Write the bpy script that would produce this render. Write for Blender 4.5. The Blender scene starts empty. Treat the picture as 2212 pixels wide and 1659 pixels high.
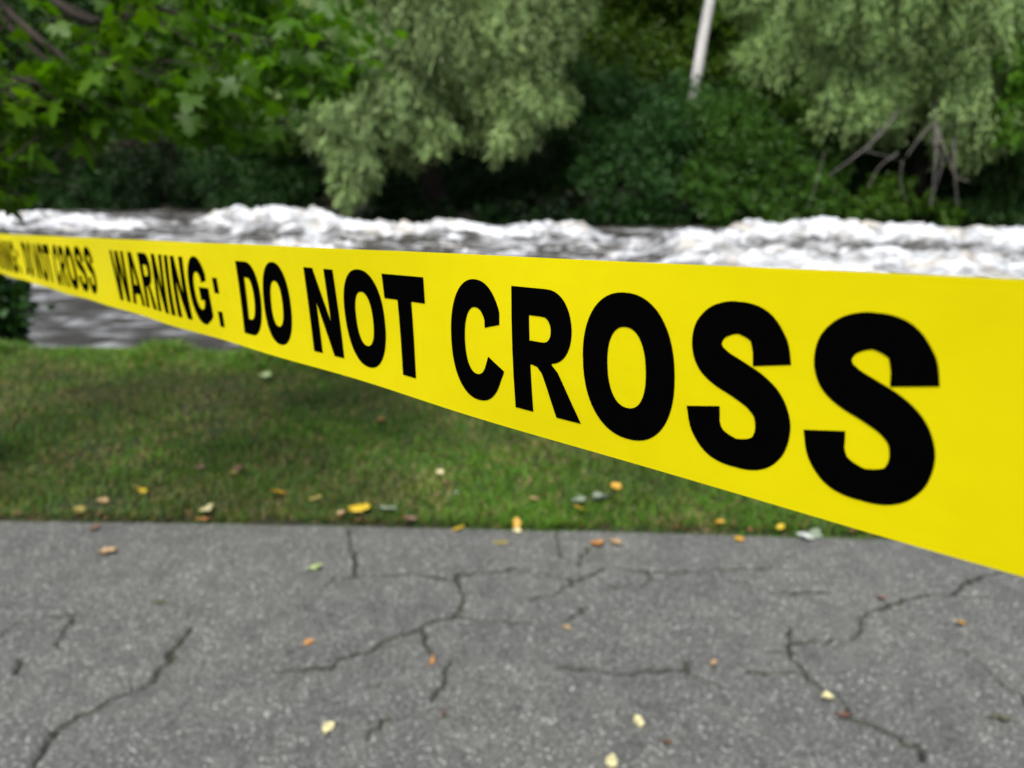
import bpy, bmesh, math
import numpy as np
from mathutils import Vector
from mathutils.geometry import tessellate_polygon

RNG = np.random.default_rng(7)
rad = math.radians
scene = bpy.context.scene
col = scene.collection

# ------------------------------------------------------------------ camera
PITCH, EYE, FPX = rad(17.5), 1.45, 1534.0
cam = bpy.data.cameras.new('camera')
cam.sensor_width = 36.0
cam.lens = 36.0 * FPX / 2212.0
cam.clip_start, cam.clip_end = 0.02, 2000
cam.dof.use_dof = True
cam.dof.focus_distance = 0.30
cam.dof.aperture_fstop = 8.9
cam_ob = bpy.data.objects.new('camera', cam)
cam_ob.location = (0, 0, EYE)
cam_ob.rotation_euler = (rad(90) - PITCH, 0, 0)
col.objects.link(cam_ob)
scene.camera = cam_ob

# ------------------------------------------------------------------ sky, sun, exposure
SUN_EL, SUN_AZ = rad(59), rad(194)          # azimuth clockwise from +Y: behind the camera, a little left
world = bpy.data.worlds.new('World')
scene.world = world
world.use_nodes = True
wn = world.node_tree
wn.nodes.clear()
sky = wn.nodes.new('ShaderNodeTexSky')
sky.sky_type = 'NISHITA'
sky.sun_disc = False
sky.sun_elevation = SUN_EL
sky.sun_rotation = SUN_AZ
sky.air_density, sky.dust_density, sky.ozone_density = 1.0, 3.0, 1.0
hs = wn.nodes.new('ShaderNodeHueSaturation')
hs.inputs['Saturation'].default_value = 0.80
bg = wn.nodes.new('ShaderNodeBackground')
bg.inputs['Strength'].default_value = 0.050
wo = wn.nodes.new('ShaderNodeOutputWorld')
wn.links.new(sky.outputs[0], hs.inputs['Color'])
wn.links.new(hs.outputs[0], bg.inputs['Color'])
wn.links.new(bg.outputs[0], wo.inputs['Surface'])

sun = bpy.data.lights.new('sun', 'SUN')
sun.energy, sun.angle, sun.color = 1.5, rad(40), (1.0, 0.985, 0.95)
sun_ob = bpy.data.objects.new('sun', sun)
sd = Vector((math.sin(SUN_AZ) * math.cos(SUN_EL), math.cos(SUN_AZ) * math.cos(SUN_EL), math.sin(SUN_EL)))
sun_ob.rotation_euler = sd.to_track_quat('Z', 'Y').to_euler()
sun_ob.location = (0, 0, 30)
col.objects.link(sun_ob)

vs = scene.view_settings
vs.view_transform, vs.look, vs.exposure, vs.gamma = 'Standard', 'None', 1.8, 1.0
vs.use_curve_mapping = False
scene.render.engine = 'CYCLES'
scene.cycles.max_bounces = 8
scene.cycles.transparent_max_bounces = 4
scene.cycles.use_denoising = True

# ------------------------------------------------------------------ surveying helpers
_R = np.array([1.0, 0, 0])
_F = np.array([0, math.cos(PITCH), -math.sin(PITCH)])
_U = np.array([0, math.sin(PITCH), math.cos(PITCH)])
EYEP = np.array([0, 0, EYE])

def _ray(x, y):
    return _R * (x - 1106) / FPX - _U * (y - 829.5) / FPX + _F

def at(x, y, Y):
    r = _ray(x, y)
    return EYEP + r * (Y / r[1])

def onz(x, y, z=0.0):
    r = _ray(x, y)
    return EYEP + r * ((z - EYE) / r[2])

# ------------------------------------------------------------------ noise
def _hash(ix, iy, seed):
    h = (ix.astype(np.int64) * 374761393 + iy.astype(np.int64) * 668265263 + seed * 974711) & 0x7fffffff
    h = ((h ^ (h >> 13)) * 1274126177) & 0x7fffffff
    h = h ^ (h >> 16)
    return (h & 0xffff) / 65535.0

def vnoise(x, y, seed=0):
    ix, iy = np.floor(x), np.floor(y)
    fx, fy = x - ix, y - iy
    fx, fy = fx * fx * (3 - 2 * fx), fy * fy * (3 - 2 * fy)
    a, b = _hash(ix, iy, seed), _hash(ix + 1, iy, seed)
    c, d = _hash(ix, iy + 1, seed), _hash(ix + 1, iy + 1, seed)
    return (a * (1 - fx) + b * fx) * (1 - fy) + (c * (1 - fx) + d * fx) * fy

def fbm(x, y, seed=0, oct=4, gain=0.5):
    s, a, t = 0.0, 1.0, 0.0
    for k in range(oct):
        s = s + a * vnoise(x * 2 ** k, y * 2 ** k, seed + 17 * k)
        t += a
        a *= gain
    return s / t

# ------------------------------------------------------------------ mesh helpers
def mesh_from(name, verts, faces, nside, tint=None, attrs=None, smooth=False):
    verts = np.asarray(verts, np.float32)
    faces = np.asarray(faces, np.int32)
    me = bpy.data.meshes.new(name)
    me.vertices.add(len(verts))
    me.vertices.foreach_set('co', verts.ravel())
    me.loops.add(faces.size)
    me.loops.foreach_set('vertex_index', faces.ravel())
    me.polygons.add(len(faces))
    me.polygons.foreach_set('loop_start', np.arange(0, faces.size, nside, dtype=np.int32))
    me.polygons.foreach_set('loop_total', np.full(len(faces), nside, np.int32))
    if smooth:
        me.polygons.foreach_set('use_smooth', np.ones(len(faces), bool))
    if tint is not None:
        a = me.attributes.new('tint', 'FLOAT_COLOR', 'POINT')
        t = np.ones((len(verts), 4), np.float32)
        t[:, :3] = tint
        a.data.foreach_set('color', t.ravel())
    for k, v in (attrs or {}).items():
        a = me.attributes.new(k, 'FLOAT', 'POINT')
        a.data.foreach_set('value', np.asarray(v, np.float32).ravel())
    me.update()
    me.validate()
    return me

def obj(name, me, mat, parent=None):
    o = bpy.data.objects.new(name, me)
    if mat is not None and me is not None and not me.materials:
        me.materials.append(mat)
    col.objects.link(o)
    o.parent = parent
    return o

def tag(o, label=None, cat=None, group=None, kind=None):
    for k, v in (('label', label), ('category', cat), ('group', group), ('kind', kind)):
        if v:
            o[k] = v
    return o

def empty(name, loc):
    o = bpy.data.objects.new(name, None)
    o.location = loc
    o.empty_display_size = 0.2
    col.objects.link(o)
    return o

def grid(xs, ys, zf):
    X, Y = np.meshgrid(xs, ys)
    Z = zf(X, Y)
    v = np.stack([X, Y, Z], -1).reshape(-1, 3)
    n, m = len(xs), len(ys)
    i = (np.arange(m - 1)[:, None] * n + np.arange(n - 1)[None]).ravel()
    f = np.stack([i, i + 1, i + n + 1, i + n], 1)
    return v, f

def tubes(paths, sides=8):
    """paths: list of (points Nx3, radii N) -> verts, quads of tapered tubes"""
    V, Fc, base = [], [], 0
    for pts, rr in paths:
        pts = np.asarray(pts, float)
        rr = np.asarray(rr, float)
        t = np.gradient(pts, axis=0)
        t /= np.linalg.norm(t, axis=1, keepdims=True) + 1e-9
        ref = np.array([0.31, 0.87, 0.39])
        b = np.cross(t, ref)
        b /= np.linalg.norm(b, axis=1, keepdims=True) + 1e-9
        c = np.cross(t, b)
        a = np.linspace(0, 2 * np.pi, sides, endpoint=False)
        ring = pts[:, None] + rr[:, None, None] * (np.cos(a)[None, :, None] * b[:, None] + np.sin(a)[None, :, None] * c[:, None])
        V.append(ring.reshape(-1, 3))
        n = len(pts)
        for i in range(n - 1):
            for j in range(sides):
                k = (j + 1) % sides
                Fc.append((base + i * sides + j, base + i * sides + k, base + (i + 1) * sides + k, base + (i + 1) * sides + j))
        base += n * sides
    return np.concatenate(V), np.array(Fc)

def smooth_path(pts, n=12):
    pts = np.asarray(pts, float)
    P = np.concatenate([[2 * pts[0] - pts[1]], pts, [2 * pts[-1] - pts[-2]]])
    out = []
    for i in range(1, len(P) - 2):
        for t in np.linspace(0, 1, n, endpoint=False):
            a, b, c, d = P[i - 1], P[i], P[i + 1], P[i + 2]
            out.append(0.5 * (2 * b + (c - a) * t + (2 * a - 5 * b + 4 * c - d) * t * t + (3 * b - a - 3 * c + d) * t ** 3))
    out.append(pts[-1])
    return np.array(out)

# ------------------------------------------------------------------ material helpers
def new_mat(name):
    m = bpy.data.materials.new(name)
    m.use_nodes = True
    nt = m.node_tree
    nt.nodes.clear()
    out = nt.nodes.new('ShaderNodeOutputMaterial')
    return m, nt, out

def N(nt, typ, **kw):
    n = nt.nodes.new(typ)
    for k, v in kw.items():
        if k in n.inputs.keys():
            n.inputs[k].default_value = v
        else:
            setattr(n, k, v)
    return n

def mixc(nt, fac, a, b, mode='MIX'):
    m = nt.nodes.new('ShaderNodeMix')
    m.data_type = 'RGBA'
    m.blend_type = mode
    for k, v in ((0, fac), (6, a), (7, b)):
        if isinstance(v, (int, float)):
            m.inputs[k].default_value = v
        elif isinstance(v, tuple):
            m.inputs[k].default_value = (*v, 1)
        else:
            nt.links.new(v, m.inputs[k])
    return m.outputs[2]

def ramp(nt, fac, stops):
    r = nt.nodes.new('ShaderNodeValToRGB')
    e = r.color_ramp.elements
    while len(e) < len(stops):
        e.new(0.5)
    for q, (p, c) in zip(e, stops):
        q.position = p
        q.color = (*c, 1) if isinstance(c, tuple) else (c, c, c, 1)
    nt.links.new(fac, r.inputs[0])
    return r.outputs[0]

def noise(nt, scale, detail=4, vec=None, rough=0.55):
    n = N(nt, 'ShaderNodeTexNoise')
    n.inputs['Scale'].default_value = scale
    n.inputs['Detail'].default_value = detail
    n.inputs['Roughness'].default_value = rough
    if vec is not None:
        nt.links.new(vec, n.inputs['Vector'])
    return n.outputs['Fac']

def objco(nt, scale=(1, 1, 1)):
    tc = N(nt, 'ShaderNodeTexCoord')
    mp = N(nt, 'ShaderNodeMapping')
    mp.inputs['Scale'].default_value = scale
    nt.links.new(tc.outputs['Object'], mp.inputs['Vector'])
    return mp.outputs[0]

def foliage_mat(name, base, trans=0.35, rough=0.5, spec=0.3, rnd=False, tcol=None):
    """leaf surface: reflects and lets light through; the tint attribute varies it leaf by leaf"""
    m, nt, out = new_mat(name)
    if rnd:
        oi = N(nt, 'ShaderNodeObjectInfo')
        c = ramp(nt, oi.outputs['Random'], [(0, tuple(b * 0.7 for b in base)), (0.5, base), (1, (base[0] * 1.5, base[1] * 1.25, base[2]))])
    else:
        at_ = N(nt, 'ShaderNodeAttribute', attribute_name='tint')
        c = mixc(nt, 1.0, base, at_.outputs['Color'], 'MULTIPLY')
    p = N(nt, 'ShaderNodeBsdfPrincipled', Roughness=rough)
    p.inputs['Specular IOR Level'].default_value = spec
    nt.links.new(c, p.inputs['Base Color'])
    t = N(nt, 'ShaderNodeBsdfTranslucent')
    tc = mixc(nt, 1.0, c, tcol or (1.25, 1.25, 0.55), 'MULTIPLY')
    nt.links.new(tc, t.inputs['Color'])
    mx = N(nt, 'ShaderNodeMixShader')
    mx.inputs[0].default_value = trans
    nt.links.new(p.outputs[0], mx.inputs[1])
    nt.links.new(t.outputs[0], mx.inputs[2])
    nt.links.new(mx.outputs[0], out.inputs[0])
    return m

def bark_mat(name, a, b, scale=6):
    m, nt, out = new_mat(name)
    co = objco(nt, (1, 1, 0.25))
    n = noise(nt, scale, 6, co, 0.65)
    c = ramp(nt, n, [(0.3, a), (0.7, b)])
    p = N(nt, 'ShaderNodeBsdfPrincipled', Roughness=0.9)
    p.inputs['Specular IOR Level'].default_value = 0.12
    nt.links.new(c, p.inputs['Base Color'])
    bp = N(nt, 'ShaderNodeBump', Strength=0.7, Distance=0.03)
    nt.links.new(n, bp.inputs['Height'])
    nt.links.new(bp.outputs[0], p.inputs['Normal'])
    nt.links.new(p.outputs[0], out.inputs[0])
    return m

# ------------------------------------------------------------------ materials
def make_soil():
    m, nt, out = new_mat('soil')
    co = objco(nt)
    n1, n2 = noise(nt, 1.7, 5, co), noise(nt, 38, 4, co)
    c = ramp(nt, n1, [(0.35, (0.024, 0.020, 0.011)), (0.55, (0.022, 0.030, 0.008)), (0.7, (0.034, 0.027, 0.016))])
    c = mixc(nt, 0.5, c, ramp(nt, n2, [(0.3, 0.35), (0.7, 1.4)]), 'MULTIPLY')
    p = N(nt, 'ShaderNodeBsdfPrincipled', Roughness=0.95)
    nt.links.new(c, p.inputs['Base Color'])
    bp = N(nt, 'ShaderNodeBump', Strength=0.8, Distance=0.02)
    nt.links.new(n2, bp.inputs['Height'])
    nt.links.new(bp.outputs[0], p.inputs['Normal'])
    nt.links.new(p.outputs[0], out.inputs[0])
    return m

def make_asphalt():
    m, nt, out = new_mat('asphalt')
    co = objco(nt)
    big, mid = noise(nt, 1.1, 4, co), noise(nt, 9, 5, co)
    v = N(nt, 'ShaderNodeTexVoronoi')
    v.inputs['Scale'].default_value = 165
    nt.links.new(co, v.inputs['Vector'])
    sep = N(nt, 'ShaderNodeSeparateColor')
    nt.links.new(v.outputs['Color'], sep.inputs[0])
    stone = ramp(nt, sep.outputs[0], [(0.0, (0.070, 0.070, 0.067)), (0.45, (0.106, 0.106, 0.101)), (0.8, (0.142, 0.142, 0.137)), (0.95, (0.20, 0.20, 0.195)), (1.0, (0.42, 0.42, 0.41))])
    gap = ramp(nt, v.outputs['Distance'], [(0.35, 1.0), (0.75, 0.5)])
    c = mixc(nt, 1.0, stone, gap, 'MULTIPLY')
    c = mixc(nt, 1.0, c, ramp(nt, big, [(0.3, (0.88, 0.89, 0.87)), (0.7, (1.16, 1.16, 1.09))]), 'MULTIPLY')
    c = mixc(nt, 1.0, c, ramp(nt, mid, [(0.3, (0.82, 0.82, 0.82)), (0.7, (1.18, 1.18, 1.15))]), 'MULTIPLY')
    ck = N(nt, 'ShaderNodeAttribute', attribute_name='crack')
    dirt = ramp(nt, noise(nt, 14, 3, co), [(0.45, (0.014, 0.013, 0.011)), (0.62, (0.030, 0.034, 0.014))])
    c = mixc(nt, ck.outputs['Fac'], c, dirt)
    p = N(nt, 'ShaderNodeBsdfPrincipled', Roughness=0.72)
    p.inputs['Specular IOR Level'].default_value = 0.45
    nt.links.new(c, p.inputs['Base Color'])
    bp = N(nt, 'ShaderNodeBump', Strength=0.9, Distance=0.003)
    bp.invert = True
    nt.links.new(v.outputs['Distance'], bp.inputs['Height'])
    nt.links.new(bp.outputs[0], p.inputs['Normal'])
    nt.links.new(p.outputs[0], out.inputs[0])
    return m

def make_water():
    m, nt, out = new_mat('river_water')
    co = objco(nt, (0.6, 1.5, 1))
    n1 = noise(nt, 3.2, 6, co, 0.6)
    n2 = noise(nt, 9, 5, co, 0.65)
    fo = N(nt, 'ShaderNodeAttribute', attribute_name='foam_glint')
    tn = N(nt, 'ShaderNodeAttribute', attribute_name='silt')
    p = N(nt, 'ShaderNodeBsdfPrincipled', Roughness=0.14, IOR=1.33)
    p.inputs['Base Color'].default_value = (0.046, 0.042, 0.037, 1)
    p.inputs['Specular IOR Level'].default_value = 0.8
    bp = N(nt, 'ShaderNodeBump', Strength=0.8, Distance=0.10)
    nt.links.new(n1, bp.inputs['Height'])
    bp2 = N(nt, 'ShaderNodeBump', Strength=0.5, Distance=0.03)
    nt.links.new(n2, bp2.inputs['Height'])
    nt.links.new(bp.outputs[0], bp2.inputs['Normal'])
    nt.links.new(bp2.outputs[0], p.inputs['Normal'])
    q = N(nt, 'ShaderNodeBsdfPrincipled', Roughness=0.55)
    thin = ramp(nt, noise(nt, 7, 7, co, 0.75), [(0.36, (0.20, 0.21, 0.22)), (0.49, (0.50, 0.515, 0.54)), (0.62, (0.82, 0.83, 0.85))])
    fc = mixc(nt, tn.outputs['Fac'], thin, (0.36, 0.31, 0.225))
    nt.links.new(fc, q.inputs['Base Color'])
    bq = N(nt, 'ShaderNodeBump', Strength=0.35, Distance=0.05)
    nt.links.new(n1, bq.inputs['Height'])
    nt.links.new(bq.outputs[0], q.inputs['Normal'])
    mx = N(nt, 'ShaderNodeMixShader')
    nt.links.new(fo.outputs['Fac'], mx.inputs[0])
    nt.links.new(p.outputs[0], mx.inputs[1])
    nt.links.new(q.outputs[0], mx.inputs[2])
    nt.links.new(mx.outputs[0], out.inputs[0])
    return m

def make_tape():
    m, nt, out = new_mat('yellow_film')
    co = objco(nt)
    n = noise(nt, 60, 3, co)
    c = ramp(nt, n, [(0.3, (0.90, 0.755, 0.001)), (0.7, (0.93, 0.785, 0.002))])
    p = N(nt, 'ShaderNodeBsdfPrincipled', Roughness=0.42)
    p.inputs['Specular IOR Level'].default_value = 0.12
    nt.links.new(c, p.inputs['Base Color'])
    nb = noise(nt, 45, 2, objco(nt, (0.3, 0.3, 2.0)))
    bp = N(nt, 'ShaderNodeBump', Strength=0.12, Distance=0.001)
    nt.links.new(nb, bp.inputs['Height'])
    nt.links.new(bp.outputs[0], p.inputs['Normal'])
    t = N(nt, 'ShaderNodeBsdfTranslucent')
    nt.links.new(c, t.inputs['Color'])
    mx = N(nt, 'ShaderNodeMixShader')
    mx.inputs[0].default_value = 0.35
    nt.links.new(p.outputs[0], mx.inputs[1])
    nt.links.new(t.outputs[0], mx.inputs[2])
    nt.links.new(mx.outputs[0], out.inputs[0])
    return m

def make_ink():
    m, nt, out = new_mat('black_ink')
    n = noise(nt, 180, 3, objco(nt))
    p = N(nt, 'ShaderNodeBsdfPrincipled', Roughness=0.5)
    p.inputs['Specular IOR Level'].default_value = 0.0
    nt.links.new(ramp(nt, n, [(0.3, 0.0010), (0.7, 0.0012)]), p.inputs['Base Color'])
    nt.links.new(p.outputs[0], out.inputs[0])
    return m

def leaf_litter_mat(name, base):
    m, nt, out = new_mat(name)
    n = noise(nt, 60, 5, objco(nt))
    c = ramp(nt, n, [(0.30, (base[0] * 0.40, base[1] * 0.28, base[2] * 0.35)), (0.42, tuple(b * 0.75 for b in base)), (0.55, base), (0.8, tuple(min(1, b * 1.2) for b in base))])
    p = N(nt, 'ShaderNodeBsdfPrincipled', Roughness=0.55)
    nt.links.new(c, p.inputs['Base Color'])
    nt.links.new(p.outputs[0], out.inputs[0])
    return m

M_SOIL, M_ASPHALT, M_WATER, M_TAPE, M_INK = make_soil(), make_asphalt(), make_water(), make_tape(), make_ink()
M_GRASS = foliage_mat('grass_blades', (1, 1, 1), 0.30, 0.55, 0.25, tcol=(1.2, 1.2, 0.6))
M_WILLOW = foliage_mat('willow_leaves', (0.240, 0.350, 0.122), 0.18, 0.5, 0.30, tcol=(1.1, 1.15, 0.7))
M_GREEN = foliage_mat('green_leaves', (0.048, 0.120, 0.012), 0.32, 0.45, 0.25)
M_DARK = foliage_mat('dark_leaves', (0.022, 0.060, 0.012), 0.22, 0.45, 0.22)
M_VINE = foliage_mat('vine_leaves', (0.10, 0.24, 0.020), 0.40, 0.45, 0.3)
M_MAPLE = foliage_mat('maple_leaves', (0.048, 0.120, 0.003), 0.52, 0.42, 0.25, rnd=True, tcol=(1.5, 1.6, 0.3))
M_MAPLE_T = foliage_mat('maple_crown_leaves', (0.048, 0.120, 0.003), 0.52, 0.42, 0.25, tcol=(1.5, 1.6, 0.3))
M_BARK = bark_mat('dark_bark', (0.014, 0.011, 0.008), (0.045, 0.037, 0.029))
M_GREYBARK = bark_mat('grey_bark', (0.05, 0.045, 0.04), (0.14, 0.13, 0.12))
M_PALE = bark_mat('pale_dead_wood', (0.46, 0.45, 0.43), (0.78, 0.77, 0.75), 4)
M_POST = bark_mat('weathered_wood', (0.12, 0.09, 0.06), (0.26, 0.20, 0.14), 9)

# ------------------------------------------------------------------ ground
WATER = -0.72
edge_pts = np.array([onz(x, y) for x, y in ((-900, 1108), (0, 1120), (400, 1125), (800, 1133), (1200, 1142), (1600, 1150), (2212, 1163), (3200, 1185))])
lawn_pts = np.array([onz(x, y, -0.02) for x, y in ((-1500, 770), (0, 764), (300, 764), (500, 768), (620, 778), (900, 800), (1300, 820), (2212, 840), (3500, 860))])
shore_pts = np.array([onz(x, y, WATER) for x, y in ((-900, 452), (0, 451), (440, 455), (600, 470), (740, 489), (1100, 492), (1450, 492), (1650, 484), (2212, 478), (3200, 474))])

def path_edge(x):
    return np.interp(x, edge_pts[:, 0], edge_pts[:, 1])

def lawn_edge(x):
    return np.interp(x, lawn_pts[:, 0], lawn_pts[:, 1]) + 0.16 * (fbm(x * 1.3, x * 0 + 3, 5, 3) - 0.5)

def shore(x):
    return np.interp(x, shore_pts[:, 0], shore_pts[:, 1]) + 1.2 * (fbm(x * 0.5, x * 0 + 9, 8, 3) - 0.5)

def sstep(a, b, t):
    u = np.clip((t - a) / (b - a), 0, 1)
    return u * u * (3 - 2 * u)

def ground_z(x, y):
    near = -0.02 + 0.05 * (fbm(x * 0.9, y * 0.9, 2, 4) - 0.5) * sstep(0.1, 0.5, y - path_edge(x))
    near = np.where(y < path_edge(x) + 0.05, -0.05, near)
    le, sh = lawn_edge(x), shore(x)
    drop = -1.9 * sstep(0.0, 2.6, y - le)
    rise = 1.5 * sstep(-0.9, 1.2, y - sh) + 10.5 * sstep(4, 60, y - sh)
    z = near + drop + rise
    return z + np.where(y > le + 0.3, 0.25 * (fbm(x * 0.7, y * 0.7, 3, 4) - 0.5), 0)

gx = np.concatenate([np.linspace(-300, -34, 14), np.arange(-32, -7, 0.5), np.arange(-7, 7, 0.08), np.arange(7, 32, 0.5), np.linspace(34, 300, 14)])
gy = np.concatenate([np.linspace(-200, -6, 10), np.arange(-5, 2, 0.5), np.arange(2, 10, 0.06), np.arange(10, 40, 0.4), np.arange(41, 100, 2.0), np.linspace(110, 500, 12)])
v, fc = grid(gx, gy, ground_z)
tag(obj('ground', mesh_from('ground', v, fc, 4, smooth=True), M_SOIL), kind='structure')

# ------------------------------------------------------------------ asphalt path with its cracks
L6 = lambda q: [(x * 0.496, 1097 + y * 0.496) for x, y in q]
L7 = lambda q: [(1097 + x * 0.504, 987.5 + y * 0.504) for x, y in q]
CRACKS = [  # (survey points, half width m)
    (L6([(110, 1190), (140, 1133), (200, 1040), (240, 970), (330, 910), (430, 860), (560, 800), (600, 780), (660, 750), (690, 700), (735, 670), (765, 610), (830, 520)]), 0.0062),
    (L6([(1200, 705), (1440, 685), (1500, 650), (1620, 620), (1690, 570), (1820, 530), (1890, 480), (1980, 475), (2030, 400), (2010, 370), (1980, 320), (2010, 290), (2212, 270)]), 0.0052),
    (L6([(1980, 475), (2212, 490), (2300, 500)]), 0.0030),
    (L6([(1840, 530), (1860, 590), (1900, 640)]), 0.0030),
    (L6([(1990, 650), (1945, 700), (1920, 790), (1880, 830)]), 0.0045),
    (L6([(1520, 85), (1545, 200), (1560, 300), (1700, 290), (1840, 290), (1980, 320)]), 0.0040),
    (L6([(1560, 300), (1470, 300), (1420, 340)]), 0.0035),
    (L6([(330, 460), (210, 475), (100, 500), (0, 560), (-60, 600)]), 0.0032),
    (L6([(330, 465), (295, 520), (250, 600)]), 0.0032),
    (L6([(70, 720), (90, 660), (120, 640)]), 0.0030),
    (L6([(1700, 910), (1620, 970), (1600, 1010)]), 0.0032),
    (L7([(0, 475), (130, 485), (230, 510), (295, 530), (350, 510), (400, 490), (425, 465), (600, 490), (720, 490), (870, 480), (950, 475), (1120, 470)]), 0.0042),
    (L7([(205, 305), (215, 350), (240, 430)]), 0.0034),
    (L7([(350, 385), (325, 420), (300, 470)]), 0.0034),
    (L7([(295, 530), (200, 585), (100, 610)]), 0.0030),
    (L7([(600, 490), (615, 530), (560, 550), (450, 550)]), 0.0024),
    (L7([(340, 640), (290, 680), (260, 700)]), 0.0034),
    (L7([(980, 525), (1060, 550), (1200, 575), (1370, 570)]), 0.0030),
    (L7([(2150, 485), (2040, 500), (1970, 520), (1900, 585), (1800, 580), (1680, 610), (1590, 645), (1520, 670), (1515, 740), (1480, 770), (1400, 775), (1215, 790), (1210, 720)]), 0.0046),
    (L7([(1900, 585), (1980, 600), (2080, 590)]), 0.0028),
    (L7([(1215, 790), (1205, 830), (1110, 825)]), 0.0036),
    (L7([(1210, 840), (1240, 880), (1290, 950), (1400, 1000), (1430, 1050), (1480, 1110), (1590, 1150), (1700, 1200), (1760, 1230), (1775, 1290)]), 0.0056),
    (L7([(230, 900), (330, 905), (400, 900), (460, 930), (620, 910), (775, 905), (800, 930), (870, 960), (940, 990)]), 0.0036),
    (L7([(775, 905), (770, 870)]), 0.0024),
    (L7([(1030, 920), (1110, 920), (1165, 910), (1230, 910)]), 0.0036),
    (L7([(1930, 810), (1990, 850), (2060, 900), (2120, 960), (2170, 1000), (2260, 1070)]), 0.0050),
]
PATH_TOP = 0.0
px = np.concatenate([np.linspace(-60, -3.2, 60), np.arange(-3.1, 3.1, 0.0058), np.linspace(3.2, 60, 60)])
pt = np.concatenate([np.linspace(0, 0.60, 14)[:-1], np.linspace(0.60, 1.0, 300)])     # 0 = far side behind the camera, 1 = lawn edge

def make_path():
    X, T = np.meshgrid(px, pt)
    E = path_edge(X) + 0.012 * (fbm(X * 9, X * 0 + 1, 4, 3) - 0.5)
    Y = -1.4 + (E + 1.4) * T
    dist = np.full(X.shape, 9.0)
    for pts, w in CRACKS:
        w = max(w, 0.0044)
        g = np.array([onz(*q)[:2] for q in pts])
        # wander a little between the surveyed points
        fine = []
        for a, b in zip(g[:-1], g[1:]):
            n = max(2, int(np.linalg.norm(b - a) / 0.018))
            t = np.linspace(0, 1, n, endpoint=False)[:, None]
            fine.append(a + (b - a) * t)
        fine = np.concatenate(fine + [g[-1:]])
        k = np.arange(len(fine))
        fine[1:-1, 0] += 0.022 * (vnoise(k * 0.9, k * 0 + w * 9e4, 1) - 0.5)[1:-1]
        fine[1:-1, 1] += 0.022 * (vnoise(k * 0.9, k * 0 + w * 9e4 + 5, 2) - 0.5)[1:-1]
        lo, hi = fine.min(0) - 0.05, fine.max(0) + 0.05
        sel = np.nonzero((X > lo[0]) & (X < hi[0]) & (Y > lo[1]) & (Y < hi[1]))
        P = np.stack([X[sel], Y[sel]], -1)
        d = np.full(len(P), 9.0)
        for i in range(len(fine) - 1):
            a, b = fine[i], fine[i + 1]
            ab = b - a
            near = np.abs(P[:, 0] - a[0]) + np.abs(P[:, 1] - a[1]) < 0.15
            Q = P[near]
            if not len(Q):
                continue
            t = np.clip(((Q - a) @ ab) / (ab @ ab + 1e-12), 0, 1)
            taper = 0.55 + 0.9 * vnoise(np.array([i * 0.22]), np.array([w * 5e4]), 9)[0]
            flat = abs(ab[0]) / (np.linalg.norm(ab) + 1e-9)
            d[near] = np.minimum(d[near], np.linalg.norm(Q - a - ab * t[:, None], axis=1) / (w * taper * 0.64 * (1 + 0.9 * flat)))
        dist[sel] = np.minimum(dist[sel], d)
    depth = np.clip(1.9 - dist, 0, 1)
    Z = PATH_TOP - 0.016 * depth + 0.0016 * (_hash(np.arange(X.size).reshape(X.shape), np.zeros(X.shape), 3) - 0.5)
    Z += 0.012 * (fbm(X * 0.8, Y * 0.8, 6, 3) - 0.5)
    Z -= 0.014 * sstep(0.03, 0.0, E - Y)
    v = np.stack([X, Y, Z], -1)
    # skirt: turn the lawn-side edge down into the soil
    last = v[-1].copy()
    last[:, 1] += 0.006
    last[:, 2] -= 0.09
    v = np.concatenate([v, last[None]])
    ck = np.concatenate([depth, depth[-1:]])
    n, m = len(px), len(pt) + 1
    i = (np.arange(m - 1)[:, None] * n + np.arange(n - 1)[None]).ravel()
    f = np.stack([i, i + 1, i + n + 1, i + n], 1)
    return mesh_from('path', v.reshape(-1, 3), f, 4, attrs={'crack': np.clip(ck, 0, 1)}, smooth=True)

tag(obj('path', make_path(), M_ASPHALT), kind='structure')

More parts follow.
